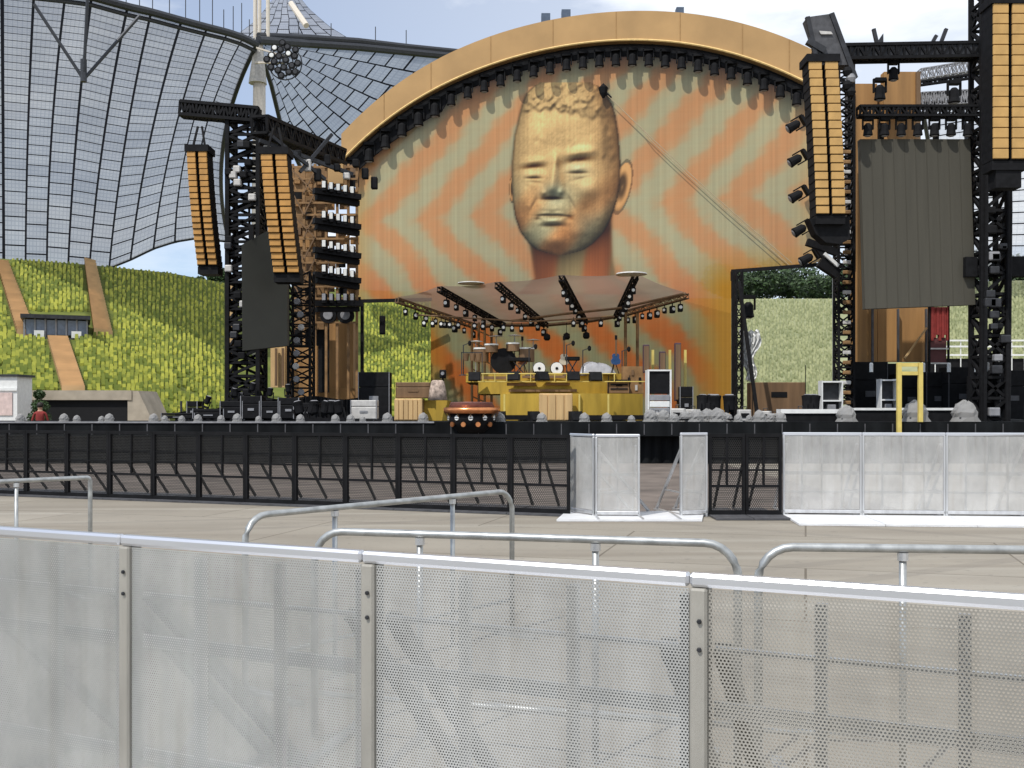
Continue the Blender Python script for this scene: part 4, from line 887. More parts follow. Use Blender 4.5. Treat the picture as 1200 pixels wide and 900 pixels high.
# dark upright loudspeakers on poles, right rear of the platform
for k, (px, pt, pb, lb) in enumerate(((757, 404, 437, 'lattice framed black loudspeaker on a gold pole above the white rack'), (776, 412, 440, 'purple black column loudspeaker right behind the white rack'), (794, 402, 470, 'tallest purple black column loudspeaker right of the white rack'))):
    a = P(px, 487, 33.5); a.z = DK; zt_ = P(px, pt, 33.5).z - a.z; zb2 = P(px, pb, 33.5).z - a.z
    t = thing('column_speaker', lb, 'loudspeaker', a, group='column loudspeakers right of the platform'); MB().tube([(0, 0, 0), (0, 0, zb2)], .03, 6).build('pole', M['netting'], t)
    MB().cbox(-.1, -.1, zb2, .1, .1, zt_, .02).build('cabinet', mat('purple black', (.06, .03, .045), .5), t); MB().box(-.08, -.115, zb2 + .05, .08, -.102, zt_ - .05).build('grille', M['wooddark'], t)
for k, px in enumerate((765, 785, 803)):
    p = P(px, 487, 34); z1 = P(px, 410, 34).z; tag(MB().bar((p.x, 34, DK), (p.x, 34, z1), .08).bar((p.x - .15, 34, DK + .02), (p.x + .15, 34, DK + .02), .04).build('gold_pole', M['yellowpaint']), f'{["left","middle","right"][k]} one of three thin gold poles right of the platform', 'pole', 'gold poles right of the platform')
case('small black case at the foot of the gold poles', (797, 453, 812, 470), 33, .4)
# footlights in clear rain covers ------------------------------------------------
M['film'] = sheet('clear rain cover', (.52, .51, .49), .42, .35)
t = thing('footlight', 'x', 'footlight'); foot = t
MB().cbox(-.10, -.1, 0, .10, .1, .05, .01).build('base', M['dark'], t); h_ = MB().lathe((0, 0, .05), [(.05, 0), (.09, .05), (.08, .14)], 10).build('lamp', M['grey'], t)
cv = MB().lathe((0, 0, 0), [(.15, .002), (.13, .05), (.135, .10), (.11, .15), (.095, .19), (.03, .23)], 14)
_r = random.Random(4); cv.v = [(x * (1 + _r.uniform(-.13, .13)), y * (1 + _r.uniform(-.13, .13)), z * (1 + _r.uniform(-.08, .08))) for x, y, z in cv.v]
cv.build('rain_cover', M['film'], t)
fl = [(24, 1), (75, 1), (90, .8), (128, 1), (119, .7), (180, 1), (193, .75), (213, .75), (232, .9), (259, .8), (278, 1), (303, .7), (324, 1), (352, .9), (393, .9), (411, .9), (425, .7), (454, 1.1), (496, 1.1), (586, 1.1), (635, 1.1), (685, 1.1), (711, 1.1), (740, .8)]
fl.sort()
for k, (px, s_) in enumerate(fl):
    lb = f'{ORD[k]} plastic covered footlight from the left along the stage front edge'; p = P(px, 480, 29.25); p.z = DK + .001
    if k == 0: foot.location = p; foot['label'] = lb; foot['group'] = 'footlights along the stage front edge'
    else: copy_tree(foot, loc=p, label=lb, scale=s_)
fr = [762, 778, 790, 803, 816, 829, 841, 853, 865, 878, 890, 903, 915, 928]
for k, px in enumerate(fr):
    p = P(px, 480, 29.4 + .5 * (k % 2)); p.z = DK + .001; copy_tree(foot, loc=p, label=f'{ORD[k]} wrapped footlight from the left in the cluster right of the white rack', group='wrapped footlights clustered right of the white rack', scale=random.uniform(.8, 1.7), rz=random.uniform(0, 3))
for px, s_, lb in ((992, 2.0, 'grey wrapped lamp on the white walkway left of the yellow ladder frame'), (1073, 2.6, 'large grey plastic wrapped lamp at the foot of the yellow ladder frame'), (1131, 2.6, 'largest grey plastic wrapped lamp, right of the yellow ladder frame')):
    p = P(px, 480, 29.3); p.z = DK + .002; copy_tree(foot, loc=p, label=lb, group='large wrapped lamps on the right of the stage', scale=s_)
t = thing('white_walkway', 'low white walkway strip on the right front of the stage', 'walkway', (0, 29, DK)); bpy.context.view_layer.update()
zt1, zt2 = P(0, 479.5, 29.5).z, P(0, 478, 30.2).z
def wb(x0, x1, y, z0, z1, dp, nm, m): return part(MB().box(P(x0, 0, y).x, y, z0, P(x1, 0, y).x, y + dp, z1), nm, m)
wb(915, 1000, 29.5, zt1 - .12, zt1, .5, 'near_board', 'white'); wb(918, 998, 29.55, DK, zt1 - .123, .4, 'under_frame', 'black')
wb(1001, 1135, 30.2, zt2 - .07, zt2, .5, 'far_board', 'white'); wb(1003, 1133, 30.25, DK, zt2 - .073, .4, 'under_frame', 'black')
bxs = None
for k, (px, py) in enumerate(((770, 482), (795, 480), (812, 481), (846, 479), (872, 480), (897, 481), (908, 478), (938, 480), (950, 482))):
    lb = f'{ORD[k]} small pale connector box from the left behind the wrapped footlights'
    if bxs is None:
        bxs = thing('connector_box', lb, 'connector box', P(px, py, 30.8), group='small pale connector boxes behind the wrapped footlights'); bxs.location.z = DK
        MB().cbox(-.14, -.1, 0, .14, .1, .26, .02).build('box', M['offwhite'], bxs); MB().box(-.09, -.115, .08, .09, -.102, .18).build('socket_plate', M['black'], bxs); MB().tube([(-.05, 0, .26), (-.05, 0, .33), (.05, 0, .33), (.05, 0, .26)], .012, 6).build('handle', M['dark'], bxs)
    else: c = copy_tree(bxs, loc=P(px, py, 30.5 + .3 * (k % 3)), label=lb, rz=random.uniform(-.8, .8), scale=random.uniform(.8, 1.6)); c.location.z = DK
for k, (px, w2_) in enumerate(((806, .45), (858, .35), (925, .5))):
    p = P(px, 480, 30); t = tag(MB().tube([(w2_ * (1 + .12 * math.sin(a * .9)) * math.cos(a * .6) * .6, w2_ * .5 * math.sin(a * .6), .03 + .012 * (a % 5)) for a in range(42)], .018, 6).build('cable_coil', M['black'], loc=(p.x, 29.9, DK)), f'{["left","middle","right"][k]} of three loose black cable coils among the wrapped footlights', 'cable', 'loose black cable coils')
# scattered lamps behind the footlight cluster
for k, (px, py) in enumerate(((822, 468), (832, 466), (838, 470), (855, 470), (946, 470), (953, 466))):
    o = copy_tree(mover, loc=Vector((P(px, 480, 32).x, 32, DK)), rot=(R(180), R(random.uniform(-25, 25)), 1), label=f'{ORD[k]} upright black stage light from the left in the clutter behind the wrapped footlights', group='upright stage lights behind the footlight cluster', scale=1.25)
def shelf(px0, px1, py0, py1, d, lb):
    a = P((px0 + px1) / 2, py1, d); h0_ = a.z - DK; a.z = DK; hw = (px1 - px0) / 2 / FP * d; h = (py1 - py0) / FP * d + h0_
    t = thing('shelf_rack', lb, 'shelf', a, group='small white shelf racks on the right of the stage')
    for x in (-hw, hw - .04): MB().box(x, 0, 0, x + .04, .4, h).build('side_post', M['white'], t)
    for k in range(3): MB().box(-hw + .042, 0, k * h / 2.1, hw - .042, .4, k * h / 2.1 + .05).build('shelf_board', M['white'], t)
    MB().box(-hw + .045, .3, 0, hw - .045, .39, h).build('back_panel', M['dark'], t)
    MB().cbox(-hw * .4, .05, h * .12, hw * .4, .28, h * .4, .02).build('device', M['grey'], t)
shelf(963, 988, 446, 475, 33, 'white shelf rack just left of the truss column foot'); shelf(1032, 1052, 444, 474, 33, 'white shelf rack close behind the yellow ladder frame')
# yellow ladder frame
t = thing('ladder_frame', 'yellow upright ladder frame standing on the right stage edge', 'ladder', P(1066, 488, 28.8)); z0 = -.45; h = P(0, 425, 28.8).z - P(0, 488, 28.8).z
MB().box(-.36, -.05, z0, -.24, .05, h).build('upright', M['yellowpaint'], t); MB().box(.24, -.05, DK + .003 - P(0, 488, 28.8).z, .36, .05, h).build('upright', M['yellowpaint'], t)
for z in (h - .06, h - .3): MB().box(-.235, -.03, z - .05, .235, .03, z + .05).build('rung', M['yellowpaint'], t)
# backline cases on the right
FR = 'black cases banked on the right of the stage'
for q, d, lb in (((1000, 424, 1040, 476), 34.5, 'black case bank behind the white shelf racks, left end'), ((1052, 438, 1085, 484), 34.2, 'black case seen through the yellow ladder frame'), ((1040, 426, 1052, 470), 35.2, 'narrow black case squeezed behind the yellow ladder frame'),
                 ((1086, 436, 1112, 480), 33.5, 'black case right of the yellow ladder frame'), ((1112, 430, 1146, 480), 33, 'wide black case left of the tower foot'),
                 ((1146, 440, 1172, 486), 31.5, 'black case at the very foot of the tall tower'), ((1172, 434, 1206, 486), 31.8, 'black case at the right end of the bank')):
    case(lb, q, d, .8, group=FR, trim='darkgrey')
case('dark brown trunk standing inside the right doorway', (882, 428, 944, 488), 40, 1.0, 'wooddark', 'black', lid=False)
for k, px in enumerate((1021, 1082, 1112, 1141, 1157)):
    p = P(px, 436, 33 if px != 1157 else 31.2); t = thing('bottle_lamp', f'{ORD[k]} small white tube lamp from the left on the black case bank', 'lamp', p + Vector((0, 0, .0)), group='small white tube lamps on the black cases')
    MB().lathe((0, 0, 0), [(.06, 0), (.06, .26), (.04, .3)], 10).build('tube', M['white'], t); MB().lathe((0, 0, 0), [(.09, -.04), (.09, 0)], 10).build('socket', M['black'], t)

# ------------------------------------------------------------------ towers, beams, arrays
def tower(name, lb, px, d, wpx, pytop, n, cat='truss tower', t_=.07, d_=.04, pbot=None, m='black', slab=False):
    w_ = wpx / FP * d; a = P(px, 480, d); zb2 = 0 if pbot is None else P(px, pbot, d).z; zt_ = P(px, pytop, d).z
    t = thing(name, lb, cat, (a.x, a.y, zb2)); h = zt_ - zb2; k = w_ / 2 - t_ / 2
    for sx_ in (-1, 1):
        for sy_ in (-1, 1): MB().box(sx_ * k - t_ / 2, sy_ * k - t_ / 2, 0, sx_ * k + t_ / 2, sy_ * k + t_ / 2, h).build('chord', M[m], t)
    mb = MB(); cs = [(k, k), (-k, k), (-k, -k), (k, -k)]
    for i in range(n):
        z0, z1 = h * i / n, h * (i + 1) / n
        for j in range(4):
            c0, c1 = cs[j], cs[(j + 1) % 4]; mb.bar((*c0, z0 + .02), (*c1, z0 + .02), d_)
            if (i + j) % 2: c0, c1 = c1, c0
            mb.bar((*c0, z0), (*c1, z1), d_); 
            if i % 2: mb.bar((*c1, z0), (*c0, z1), d_)
    mb.build('bracing', M[m], t)
    MB().box(-w_ / 2 - .15, -w_ / 2 - .15, 0, w_ / 2 + .15, w_ / 2 + .15, .1).build('base_plate', M[m], t)
    return t, w_, h
T, w_, h = tower('truss_tower', 'wide dark lattice tower standing at the left wing of the stage', 289, 34, 40, 132, 26, t_=.13, d_=.09)
for k in range(26):
    z = random.uniform(1.5, h - 1); x = random.uniform(-.45, .45)
    MB().cbox(x - .12, -w_ / 2 - .12, z, x + .12, -w_ / 2 + .1, z + .22, .03).build('junction_box', M[random.choice(['black', 'dark', 'black', 'offwhite'])], T)
for x in (-.55, -.3, .1, .42): MB().tube([(x, -.3, h), (x + .1, -.35, h * .6), (x - .05, -.3, 1)], .04, 6).build('hanging_cable', M['black'], T)
T, w_, h = tower('truss_column', 'narrow dark lattice column under the right centre speaker array', 989, 34, 20, 70, 36, t_=.07, d_=.05)
for k in range(30): MB().cbox(-.13, -w_ / 2 - .05, .4 + k * .33, .13, -w_ / 2 + .04, .4 + k * .33 + .12, .02).build('junction_box', M['netting' if k % 3 else 'offwhite'], T)
T, w_, h = tower('truss_tower', 'tall massive black lattice tower left of the rightmost speaker array', 1159, 31, 34, -40, 24, t_=.13, d_=.085)
for k in range(34):
    z = random.uniform(1.2, h - 1); x = random.uniform(-.3, .3); s_ = random.uniform(.08, .17)
    MB().cbox(x - s_, -w_ / 2 - .14, z, x + s_, -w_ / 2 + .08, z + s_ * 1.6, .03).build('junction_box', M[random.choice(['black', 'dark', 'black', 'grey', 'dark'])], T)
for x in (-.35, .3, .36): MB().tube([(x, -.5, h), (x + .05, -.52, h * .5), (x, -.5, 1)], .05, 6).build('hanging_cable', M['black'], T)
MB().box(.42, -.3, P(0, 325, 31).z, 4, .1, P(0, 302, 31).z).build('side_beam', M['black'], T)
MB().box(-w_ / 2 - .35, -.2, P(0, 325, 31).z, -w_ / 2, .1, P(0, 302, 31).z).build('side_beam', M['black'], T)
T, w_, h = tower('truss_column', 'thin dark lattice post at the left side of the right doorway', 866, 40, 9, 318, 16, t_=.06, d_=.035)
def beam(name, lb, p, q, w_, n, m='black', solid=False, cat='truss beam', t_=.07, d_=.045):
    p, q = P(*p), P(*q); t = thing(name, lb, cat, p); q = q - p
    MB().truss((0, 0, 0), q, w_, n, t_, d_).build('lattice', M[m], t)
    if solid: MB().bar((0, .05, 0), q + Vector((0, .0, 0)), w_ * .99, w_ * .9).build('cover', M['dark'], t)
    return t
beam('truss_beam', 'dark horizontal beam carrying the far left speaker array', (213, 128, 33.6), (304, 136, 33.6), .42, 14, t_=.10, d_=.07)
b_ = beam('truss_beam', 'dark sloping beam above the left centre speaker array', (304, 146, 32), (398, 184, 40), .5, 20, t_=.11, d_=.08)
mb = MB(); mb.bar((0, 0, -.5), (2.6, 2.0, -1.1), .12); mb.bar((.3, 0, -.3), (1.8, 1.4, -1.4), .1); mb.bar((2.0, 1.5, .1), (1.1, .8, -1.3), .1); mb.build('hanger', M['dark'], b_)
for k in range(12): x = .2 + k * .28; MB().cbox(x - .12, x * .7, -.9 - .25 * (k % 3) + .1 * math.sin(k), x + .1, x * .7 + .2, -.6 - .25 * (k % 3), .03).build('hoist', M['black' if k % 4 else 'offwhite'], b_)
b_ = beam('cross_beam', 'heavy dark horizontal beam between the right centre array and the tall tower', (985, 63, 31), (1146, 60, 31), .40, 18, solid=True, t_=.09, d_=.05)
for x, l in ((1.15, .5), (2.65, .3), (2.95, .5)): MB().bar((x, 0, .1), (x + .25 * (1 if l < .5 or x > 2.8 else -.6), 0, .25 + l), .1).build('fin', M['dark'], b_)
MB().prism([(1.0, 0, .18), (1.3, 0, .18), (1.3, 0, .62)], (0, .1, 0)).build('gusset', M['dark'], b_)
t = thing('rigging_plate', 'dark slanted rigging frame topping the right centre speaker array', 'rigging frame', P(945, 50, 30))
a = P(945, 50, 30)
def Q(px, py, d=30): return P(px, py, d) - a
mb = MB(); mb.prism([Q(946, 20), Q(974, 16), Q(990, 52), Q(996, 76), Q(960, 76), Q(957, 52)], (0, .5, 0)); mb.build('side_plate', M['darkgrey'], t)
mb = MB(); mb.bar(Q(946, 20), Q(957, 72), .12); mb.bar(Q(974, 16), Q(1002, 92), .14); mb.bar(Q(946, 48), Q(966, 60), .18); mb.build('frame_bar', M['dark'], t)
mb = MB(); mb.prism([Q(960, 36, 29.95), Q(974, 37, 29.95), Q(976, 40, 29.95), Q(962, 40, 29.95)], (0, .02, 0)); mb.build('bright_tag', M['offwhite'], t)
for k in range(4): MB().lathe(Q(993 + k % 2 * 4, 84 + k * 8), [(.1, .12), (.15, 0), (.1, -.12)], 10).build('hoist', M['black' if k != 1 else 'grey'], t)
def array(lb, top, bot, wpx, d, n, m='orange', curve=0., yaw=0., skew=0.):
    """two columns of cabinets side by side, hung from a bumper frame"""
    a = P(top[0], top[1], d); b = P(bot[0], bot[1], d); w_ = wpx / FP * d
    t = thing('line_array_speaker', lb, 'speaker array', a, group='hanging speaker arrays'); dx = b.x - a.x; H = a.z - b.z; ch = H / n
    MB().box(-w_ / 2 - .05, -.1, .0, w_ / 2 + .05, .7, .22).build('bumper_frame', M['black'], t)
    MB().bar((-w_ * .3, .2, .2), (-w_ * .1, .3, .9), .06).build('rigging_arm', M['black'], t); MB().bar((w_ * .3, .2, .2), (w_ * .1, .3, .9), .06).build('rigging_arm', M['black'], t)
    for c in (0, 1):
        cw = w_ / 2 - .04; x0 = -w_ / 2 + c * (w_ / 2 + .04)
        for i in range(n):
            f = (i + .5) / n; x = dx * f + x0; yy = curve * f * f; z1 = -i * ch; z0 = z1 - ch + .018; 
            cb = MB().box(x, yy, z0 - .03, x + cw, yy + .6, z1 - .004).build('cabinet', M['black'], t)
            MB().cbox(x + .01, yy - .05 - .02 * (1 - skew), z0, x + cw - .01, yy - .002, z1 - .006, .012).build('grille', m, cb)
    MB().box(dx - w_ / 2, curve, -H - .28, dx + w_ / 2, curve + .6, -H - .03).build('bottom_frame', M['black'], t)
    return t
array('far left hanging speaker array, narrow twin columns of yellow orange cabinets', (231, 178), (237, 308), 24, 33, 19, M['orangedeep'], curve=.6)
array('left centre hanging speaker array of deep orange cabinets beside the dark side screen', (321, 181), (331, 317), 31, 31.5, 18, M['orangedeep'], curve=.6)
array('right centre hanging speaker array of pale orange cabinets beside the big screen', (964, 73), (977, 249), 35, 30, 18, M['orange'], curve=.3)
o = array('rightmost hanging speaker array of pale orange cabinets beside the tall tower', (1183, 5), (1183, 187), 41, 28, 15, M['orange'])
MB().box(-.35, .05, -5.0, .35, .5, -4.5).build('cable_bundle', M['black'], o)
t = thing('array_weight', 'black rounded rigging block below the right centre speaker array', 'rigging block', P(975, 255, 30.5))
MB().prism([Vector(((px - 975) / FP * 30.5, 0, -(py - 255) / FP * 30.5)) for px, py in ((948, 256), (996, 254), (996, 280), (985, 286), (968, 284), (956, 274))], (0, .5, 0)).build('block', M['black'], t)
t = thing('screen_clamp', 'short black clamp lower down at the right edge of the big screen', 'bracket', P(960, 300, 33)); mb = MB(); mb.bar((-.4, 0, .45), (.6, 0, .1), .22); mb.bar((0, 0, -.2), (.6, 0, -.6), .3); mb.bar((-.1, 0, .3), (.5, 0, -.5), .15); mb.build('arm', M['black'], t); MB().bar((.1, -.2, .05), (.55, -.2, -.35), .1).build('white_strap', M['white'], t)
# side screens
def side_screen(lb, quad, dep, m, ribs):
    pts = [P(*q) for q in quad]; a = pts[0].copy(); t = thing('side_screen', lb, 'side screen', a, group='dark side screens'); pts = [p - a for p in pts]
    MB().prism(pts, (0, dep, 0)).build('panel', m, t)
    for i in range(1, ribs):
        f = i / ribs; p = pts[0].lerp(pts[1], f); q = pts[3].lerp(pts[2], f); MB().bar(p + Vector((0, -.004, 0)), q + Vector((0, -.004, 0)), .012).build('seam', m, t)
    for k in (0, 1): MB().bar(pts[0].lerp(pts[1], .2 + .5 * k) + Vector((0, .1, 0)), pts[0].lerp(pts[1], .2 + .5 * k) + Vector((0, .1, .5)), .14).build('hanger', M['black'], t)
    return t
M['screencloth'] = mat('charcoal mesh screen', (0.066, 0.061, 0.046), 0.75, var=.08, scale=1.5, stretch=(4, 4, .2))
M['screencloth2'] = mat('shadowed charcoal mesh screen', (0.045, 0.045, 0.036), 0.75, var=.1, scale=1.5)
side_screen('large charcoal side screen hanging in front of the brown boards on the right', [(1008, 163, 31), (1137, 163, 31), (1143, 357, 31), (1014, 362, 31)], .25, M['screencloth'], 10)
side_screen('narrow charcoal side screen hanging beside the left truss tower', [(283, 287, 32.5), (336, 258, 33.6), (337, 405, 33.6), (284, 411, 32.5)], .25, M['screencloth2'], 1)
# lamp bar above the right side screen
b_ = beam('lamp_beam', 'dark lamp bar above the large side screen', (1006, 131, 30.85), (1146, 131, 30.85), .28, 18, t_=.07, d_=.05)
for k in range(7):
    px = 1017 + k * 19.5; p = P(px, 138, 30.85); copy_tree(mover, loc=p, label=f'{ORD[k]} round black lamp from the left hanging under the bar above the side screen', group='round black lamps above the large side screen', scale=.85)
beam('truss_beam', 'thin dark beam against the sky above the lamp bar', (1078, 98, 36), (1150, 88, 36), .12, 8, t_=.06, d_=.04)
b_ = beam('truss_beam', 'pale cluttered lattice beam just above the lamp bar', (1078, 118, 37), (1150, 114, 37), .45, 16, m='grey', t_=.05, d_=.05)
beam('truss_beam', 'fine white lattice beam high behind the tower', (1078, 88, 42), (1150, 76, 42), .4, 16, m='grey', t_=.04, d_=.03)
copy_tree(mover, loc=P(1118, 95, 35.5), label='single black lamp on the thin dark beam against the sky', group='lamps near the right boards', scale=1.2)
copy_tree(mover, loc=P(1047, 72, 31.2), label='single black lamp under the heavy horizontal beam', group='lamps near the right boards', scale=.9)
copy_tree(mover, loc=P(1031, 92, 33.5), label='black lamp mounted between the two tall brown boards', group='lamps near the right boards', scale=1.1)
# wooden boards on the right
t = thing('board_wall', 'tall brown plywood wall behind the large side screen', 'board wall', (P(1040, 480, 36).x, 36, DK)); bpy.context.view_layer.update()
def B(q, d, dep, nm, m): return part(MB().box(*bx(*q, d, dep)), nm, m)
B((998, 98, 1028, 480), 36.2, .3, 'board', 'wood'); B((1028.6, 100, 1040, 422), 36.4, .3, 'board', 'wood'); B((1036, 84, 1077, 124), 35.6, .35, 'board', 'wood'); B((1040.5, 124, 1078, 170), 36.5, .3, 'board', 'wood')
B((1028.6, 360, 1088, 424), 36.3, .3, 'board', 'wood')
for px in (1022, 1052, 1085): B((px, 362, px + 2, 424), 36.05, .1, 'batten', 'darkgrey')
B((1074, 84, 1079, 170), 35.5, .1, 'batten', 'wooddark'); B((993, 92, 999, 300), 35.9, .3, 'batten', 'darkgrey')
part(MB().bar(P(1060, 420, 35.8), P(1086, 384, 35.8), .06), 'diagonal_prop', 'woodlight')
# red draped frame
a = P(1101, 430, 35); t = thing('folded_red_banner', 'red and maroon cloth draped over a dark frame right of the brown boards', 'banner', a)
mb = MB(); 
for k in range(7): x = -.28 + k * .09; mb.box(x, .03 * (k % 2), .9 + .1 * (k % 3), x + .085, .12 + .03 * (k % 2), 2.05)
mb.build('red_cloth', M['red'], t); MB().box(-.3, .06, .1, .26, .2, 1.0).build('lower_cloth', mat('maroon', (.10, .03, .03), .7), t)
for x in (-.36, .3): MB().box(x, 0, -1.8, x + .05, .1, 2.1).build('upright', M['black'], t)
for z in (.1, .6): MB().box(-.31, -.02, z, .3, .03, z + .05).build('crossbar', M['offwhite'], t)
# handrail in front of the right stand
t = thing('stand_handrail', 'pale double handrail at the foot of the right stand', 'handrail', (P(1125, 480, 60).x, 60, 0))
z1, z2 = P(0, 399, 60).z, P(0, 416, 60).z; 
for z in (z1, z1 - .35, z2): MB().box(-2.2, 0, z - .05, 5, .05, z + .05).build('rail', M['lens'], t)
for k in range(10): MB().box(-2.2 + k * .75, .06, 0, -2.15 + k * .75, .1, z1).build('post', M['lens'], t)
MB().box(-2.2, .2, 0, 5, .4, z2 - .2).build('wall', M['black'], t)

# left wing clutter: bronze scaffold with lamp bars
t = thing('bronze_scaffold', 'bronze netting and lattice scaffold behind the left centre speaker array', 'scaffold', (P(380, 480, 42).x, 42, DK)); bpy.context.view_layer.update()
mb = MB()
for px in (343, 356, 369, 382, 395, 408, 418): p = P(px, 192, 42); mb.box(p.x - .05, 42, DK, p.x + .05, 42.1, p.z)
for py in range(196, 385, 14): a, b = P(343, py, 42), P(419, py, 42); mb.box(a.x, 41.93, a.z - .04, b.x, 41.99, a.z + .04)
part(mb, 'frame', 'netting')
rnd = random.Random(3)
for i in range(6):
    for j in range(13):
        if rnd.random() < .24: continue
        x0 = 343 + i * 13 + rnd.uniform(0, 3); y0 = 192 + j * 14 + rnd.uniform(0, 3); m = rnd.choice(['netting', 'netting', 'wooddark', 'black', 'wood'] if j < 10 else ['black', 'wooddark', 'black', 'netting'])
        B((x0, y0, x0 + rnd.uniform(7, 12), y0 + rnd.uniform(7, 12)), 42.2 + rnd.uniform(0, .8), .1, 'netting_panel', m)
B((343, 196, 384, 386), 43.0, .1, 'net_backing', 'netting'); B((384, 190, 402, 215), 41.5, .3, 'ochre_board', 'ochre'); B((345, 330, 385, 460), 43.4, .2, 'backing_cloth', 'black')
mb = MB()
for i in range(7):
    a, b = P(343, 200 + i * 26, 41.9), P(356 if i % 2 else 369, 226 + i * 26, 41.9); mb.bar(a, b, .05); mb.bar(P(356, 226 + i * 26, 41.9), P(369, 200 + i * 26, 41.9), .05)
part(mb, 'diagonal', 'wooddark')
names = ['topmost', 'second', 'third', 'fourth', 'lowest']
for k, py in enumerate((224, 259, 293, 322, 352)):
    a = P(378, py - (4 if k < 4 else 0), 40.5); b = P(419, py + (4 if k < 4 else 0), 41.5)
    t = thing('lamp_bar', f'{names[k]} row of five white faced lamps stacked left of the big screen', 'lamp bar', a, group='rows of lamps left of the big screen'); v = b - a
    MB().bar((-.35, 0, -.12), v + Vector((.1, 0, -.12)), .3, .22).build('bar_housing', M['black'], t); MB().bar((-.3, .2, -.34), v + Vector((0, .2, -.34)), .3, .2).build('bracket', M['black'], t)
    for i in range(5):
        p = v * ((i + .3) / 5) + Vector((0, -.18, .12)); l_ = MB().cbox(p.x - .09, p.y, p.z - .26, p.x + .09, p.y + .3, p.z + .14, .03).build('lamp', M['black'], t)
        MB().cbox(p.x - .07, p.y - .03, p.z - .14, p.x + .07, p.y - .002, p.z + .12, .02).build('lens', M['lens' if k < 4 else 'grey'], l_)
# walls of the left wing
t = thing('wing_boards', 'reddish brown and pale timber boards under the left side screen', 'board wall', (P(345, 480, 40).x, 40, DK)); bpy.context.view_layer.update()
B((335, 405, 371, 486), 40, .3, 'brown_board', 'wood'); B((317, 406, 334, 454), 39.6, .3, 'pale_board', 'woodlight'); B((268, 333, 275, 420), 37, .2, 'pale_post', 'woodlight')
for px in (322, 330): B((px, 408, px + 2.4, 452), 39.4, .1, 'batten', 'wooddark')
B((371, 455, 420, 487), 44.4, .3, 'footing', 'wood')
t = thing('black_scaffold', 'black scaffold frame between the left side screen and the brown arch leg', 'scaffold', (P(353, 480, 36).x, 36, DK))
T_ = MB().truss((0, 0, 0), (0, 0, P(0, 320, 36).z - DK), .75, 14, .08, .05); T_.build('lattice', M['black'], t)
for k in range(9): z = .5 + k * .45; MB().lathe((random.uniform(-.1, .1), -.45, z), [(.12, .0), (.1, -.06)], 10, 'y').build('lamp', M['grey' if k % 3 else 'offwhite'], t)
t = thing('winch_drums', 'dark round winch drums and pale bar above the brown arch leg', 'winch', P(395, 378, 42)); 
MB().bar((-.6, 0, .8), (.8, 0, .7), .1).build('pale_bar', M['offwhite'], t)
for x in (-.35, .35): MB().lathe((x, -.1, .3), [(.34, 0), (.34, .3)], 18, 'y').build('drum', M['black'], t); MB().lathe((x, -.12, .3), [(.2, 0), (.18, -.02)], 18, 'y').build('hub', M['grey'], t)
# left doorway post
for (px, py0, py1, d, lb, wd) in ((424, 353, 486, 43, 'thin black post at the left side of the left doorway', .12), (861, 318, 486, 42, 'dark post at the left jamb of the right doorway', .2), (978, 318, 470, 41, 'pale grey post just left of the truss column in the right doorway', .06)):
    a, b = P(px, py1, d), P(px, py0, d); o = MB().box(a.x - wd / 2, d, DK, a.x + wd / 2, d + .2, b.z).bar((a.x - .2, d + .1, DK + .03), (a.x + .2, d + .1, DK + .03), .05).build('doorway_post', M['black' if wd > .1 else 'grey']); tag(o, lb, 'post')
a, b = P(418, 353, 46.5), P(506, 351, 46.5); tag(MB().bar(a, b, .15).bar(a + Vector((.1, 0, 0)), a + Vector((.1, 0, -.4)), .06).build('doorway_lintel', M['black']), 'black lintel over the left doorway of the screen', 'lintel')
a, b = P(857, 318, 43.5), P(975, 309, 42); tag(MB().bar(a, b, .14).bar(a, a + Vector((0, 0, -.4)), .06).build('doorway_lintel', M['black']), 'black lintel over the right doorway of the screen', 'lintel')
p = P(448, 381, 44); t = thing('hanging_loudspeaker', 'slim black loudspeaker hanging in the left doorway', 'loudspeaker', p); MB().cbox(-.12, -.1, -.4, .12, .15, .4, .03).build('cabinet', M['black'], t); MB().tube([(0, 0, .4), (0, 0, 1.1)], .012, 5).build('wire', M['black'], t)
a, b = P(866, 330, 38.5), P(888, 490, 37.5); t = thing('leaning_brace', 'long black brace leaning in the right doorway', 'brace', b); MB().bar(a - b, (0, 0, 0), .12).build('shaft', M['black'], t); MB().box(-.15, -.1, -.1, .15, .1, 0).build('foot', M['black'], t)
t = thing('crumpled_sheet', 'crumpled white plastic sheet tied up inside the right doorway', 'plastic sheet', P(878, 405, 40.5))
crn = MB(); n = 14; vs_ = []; fs_ = []
for j in range(n + 1):
    for i in range(n + 1): f = j / n; vs_.append(((i / n - .5) * (.85 - .5 * f) + .1 * math.sin(9 * f) - .2 * (1 - f) * 0, .12 * math.sin(i * 2.3 + j) + .05 * math.sin(j * 3.1), .6 - 2.0 * f + .06 * math.sin(i * 1.7)))
for j in range(n):
    for i in range(n): a_ = j * (n + 1) + i; fs_.append((a_, a_ + n + 1, a_ + n + 2, a_ + 1))
crn.add(vs_, fs_).build('sheet', M['white'], t)
copy_tree(mover, loc=P(877, 346, 41), label='single black lamp in the upper left corner of the right doorway', group='lamps near the right boards', scale=1.4)

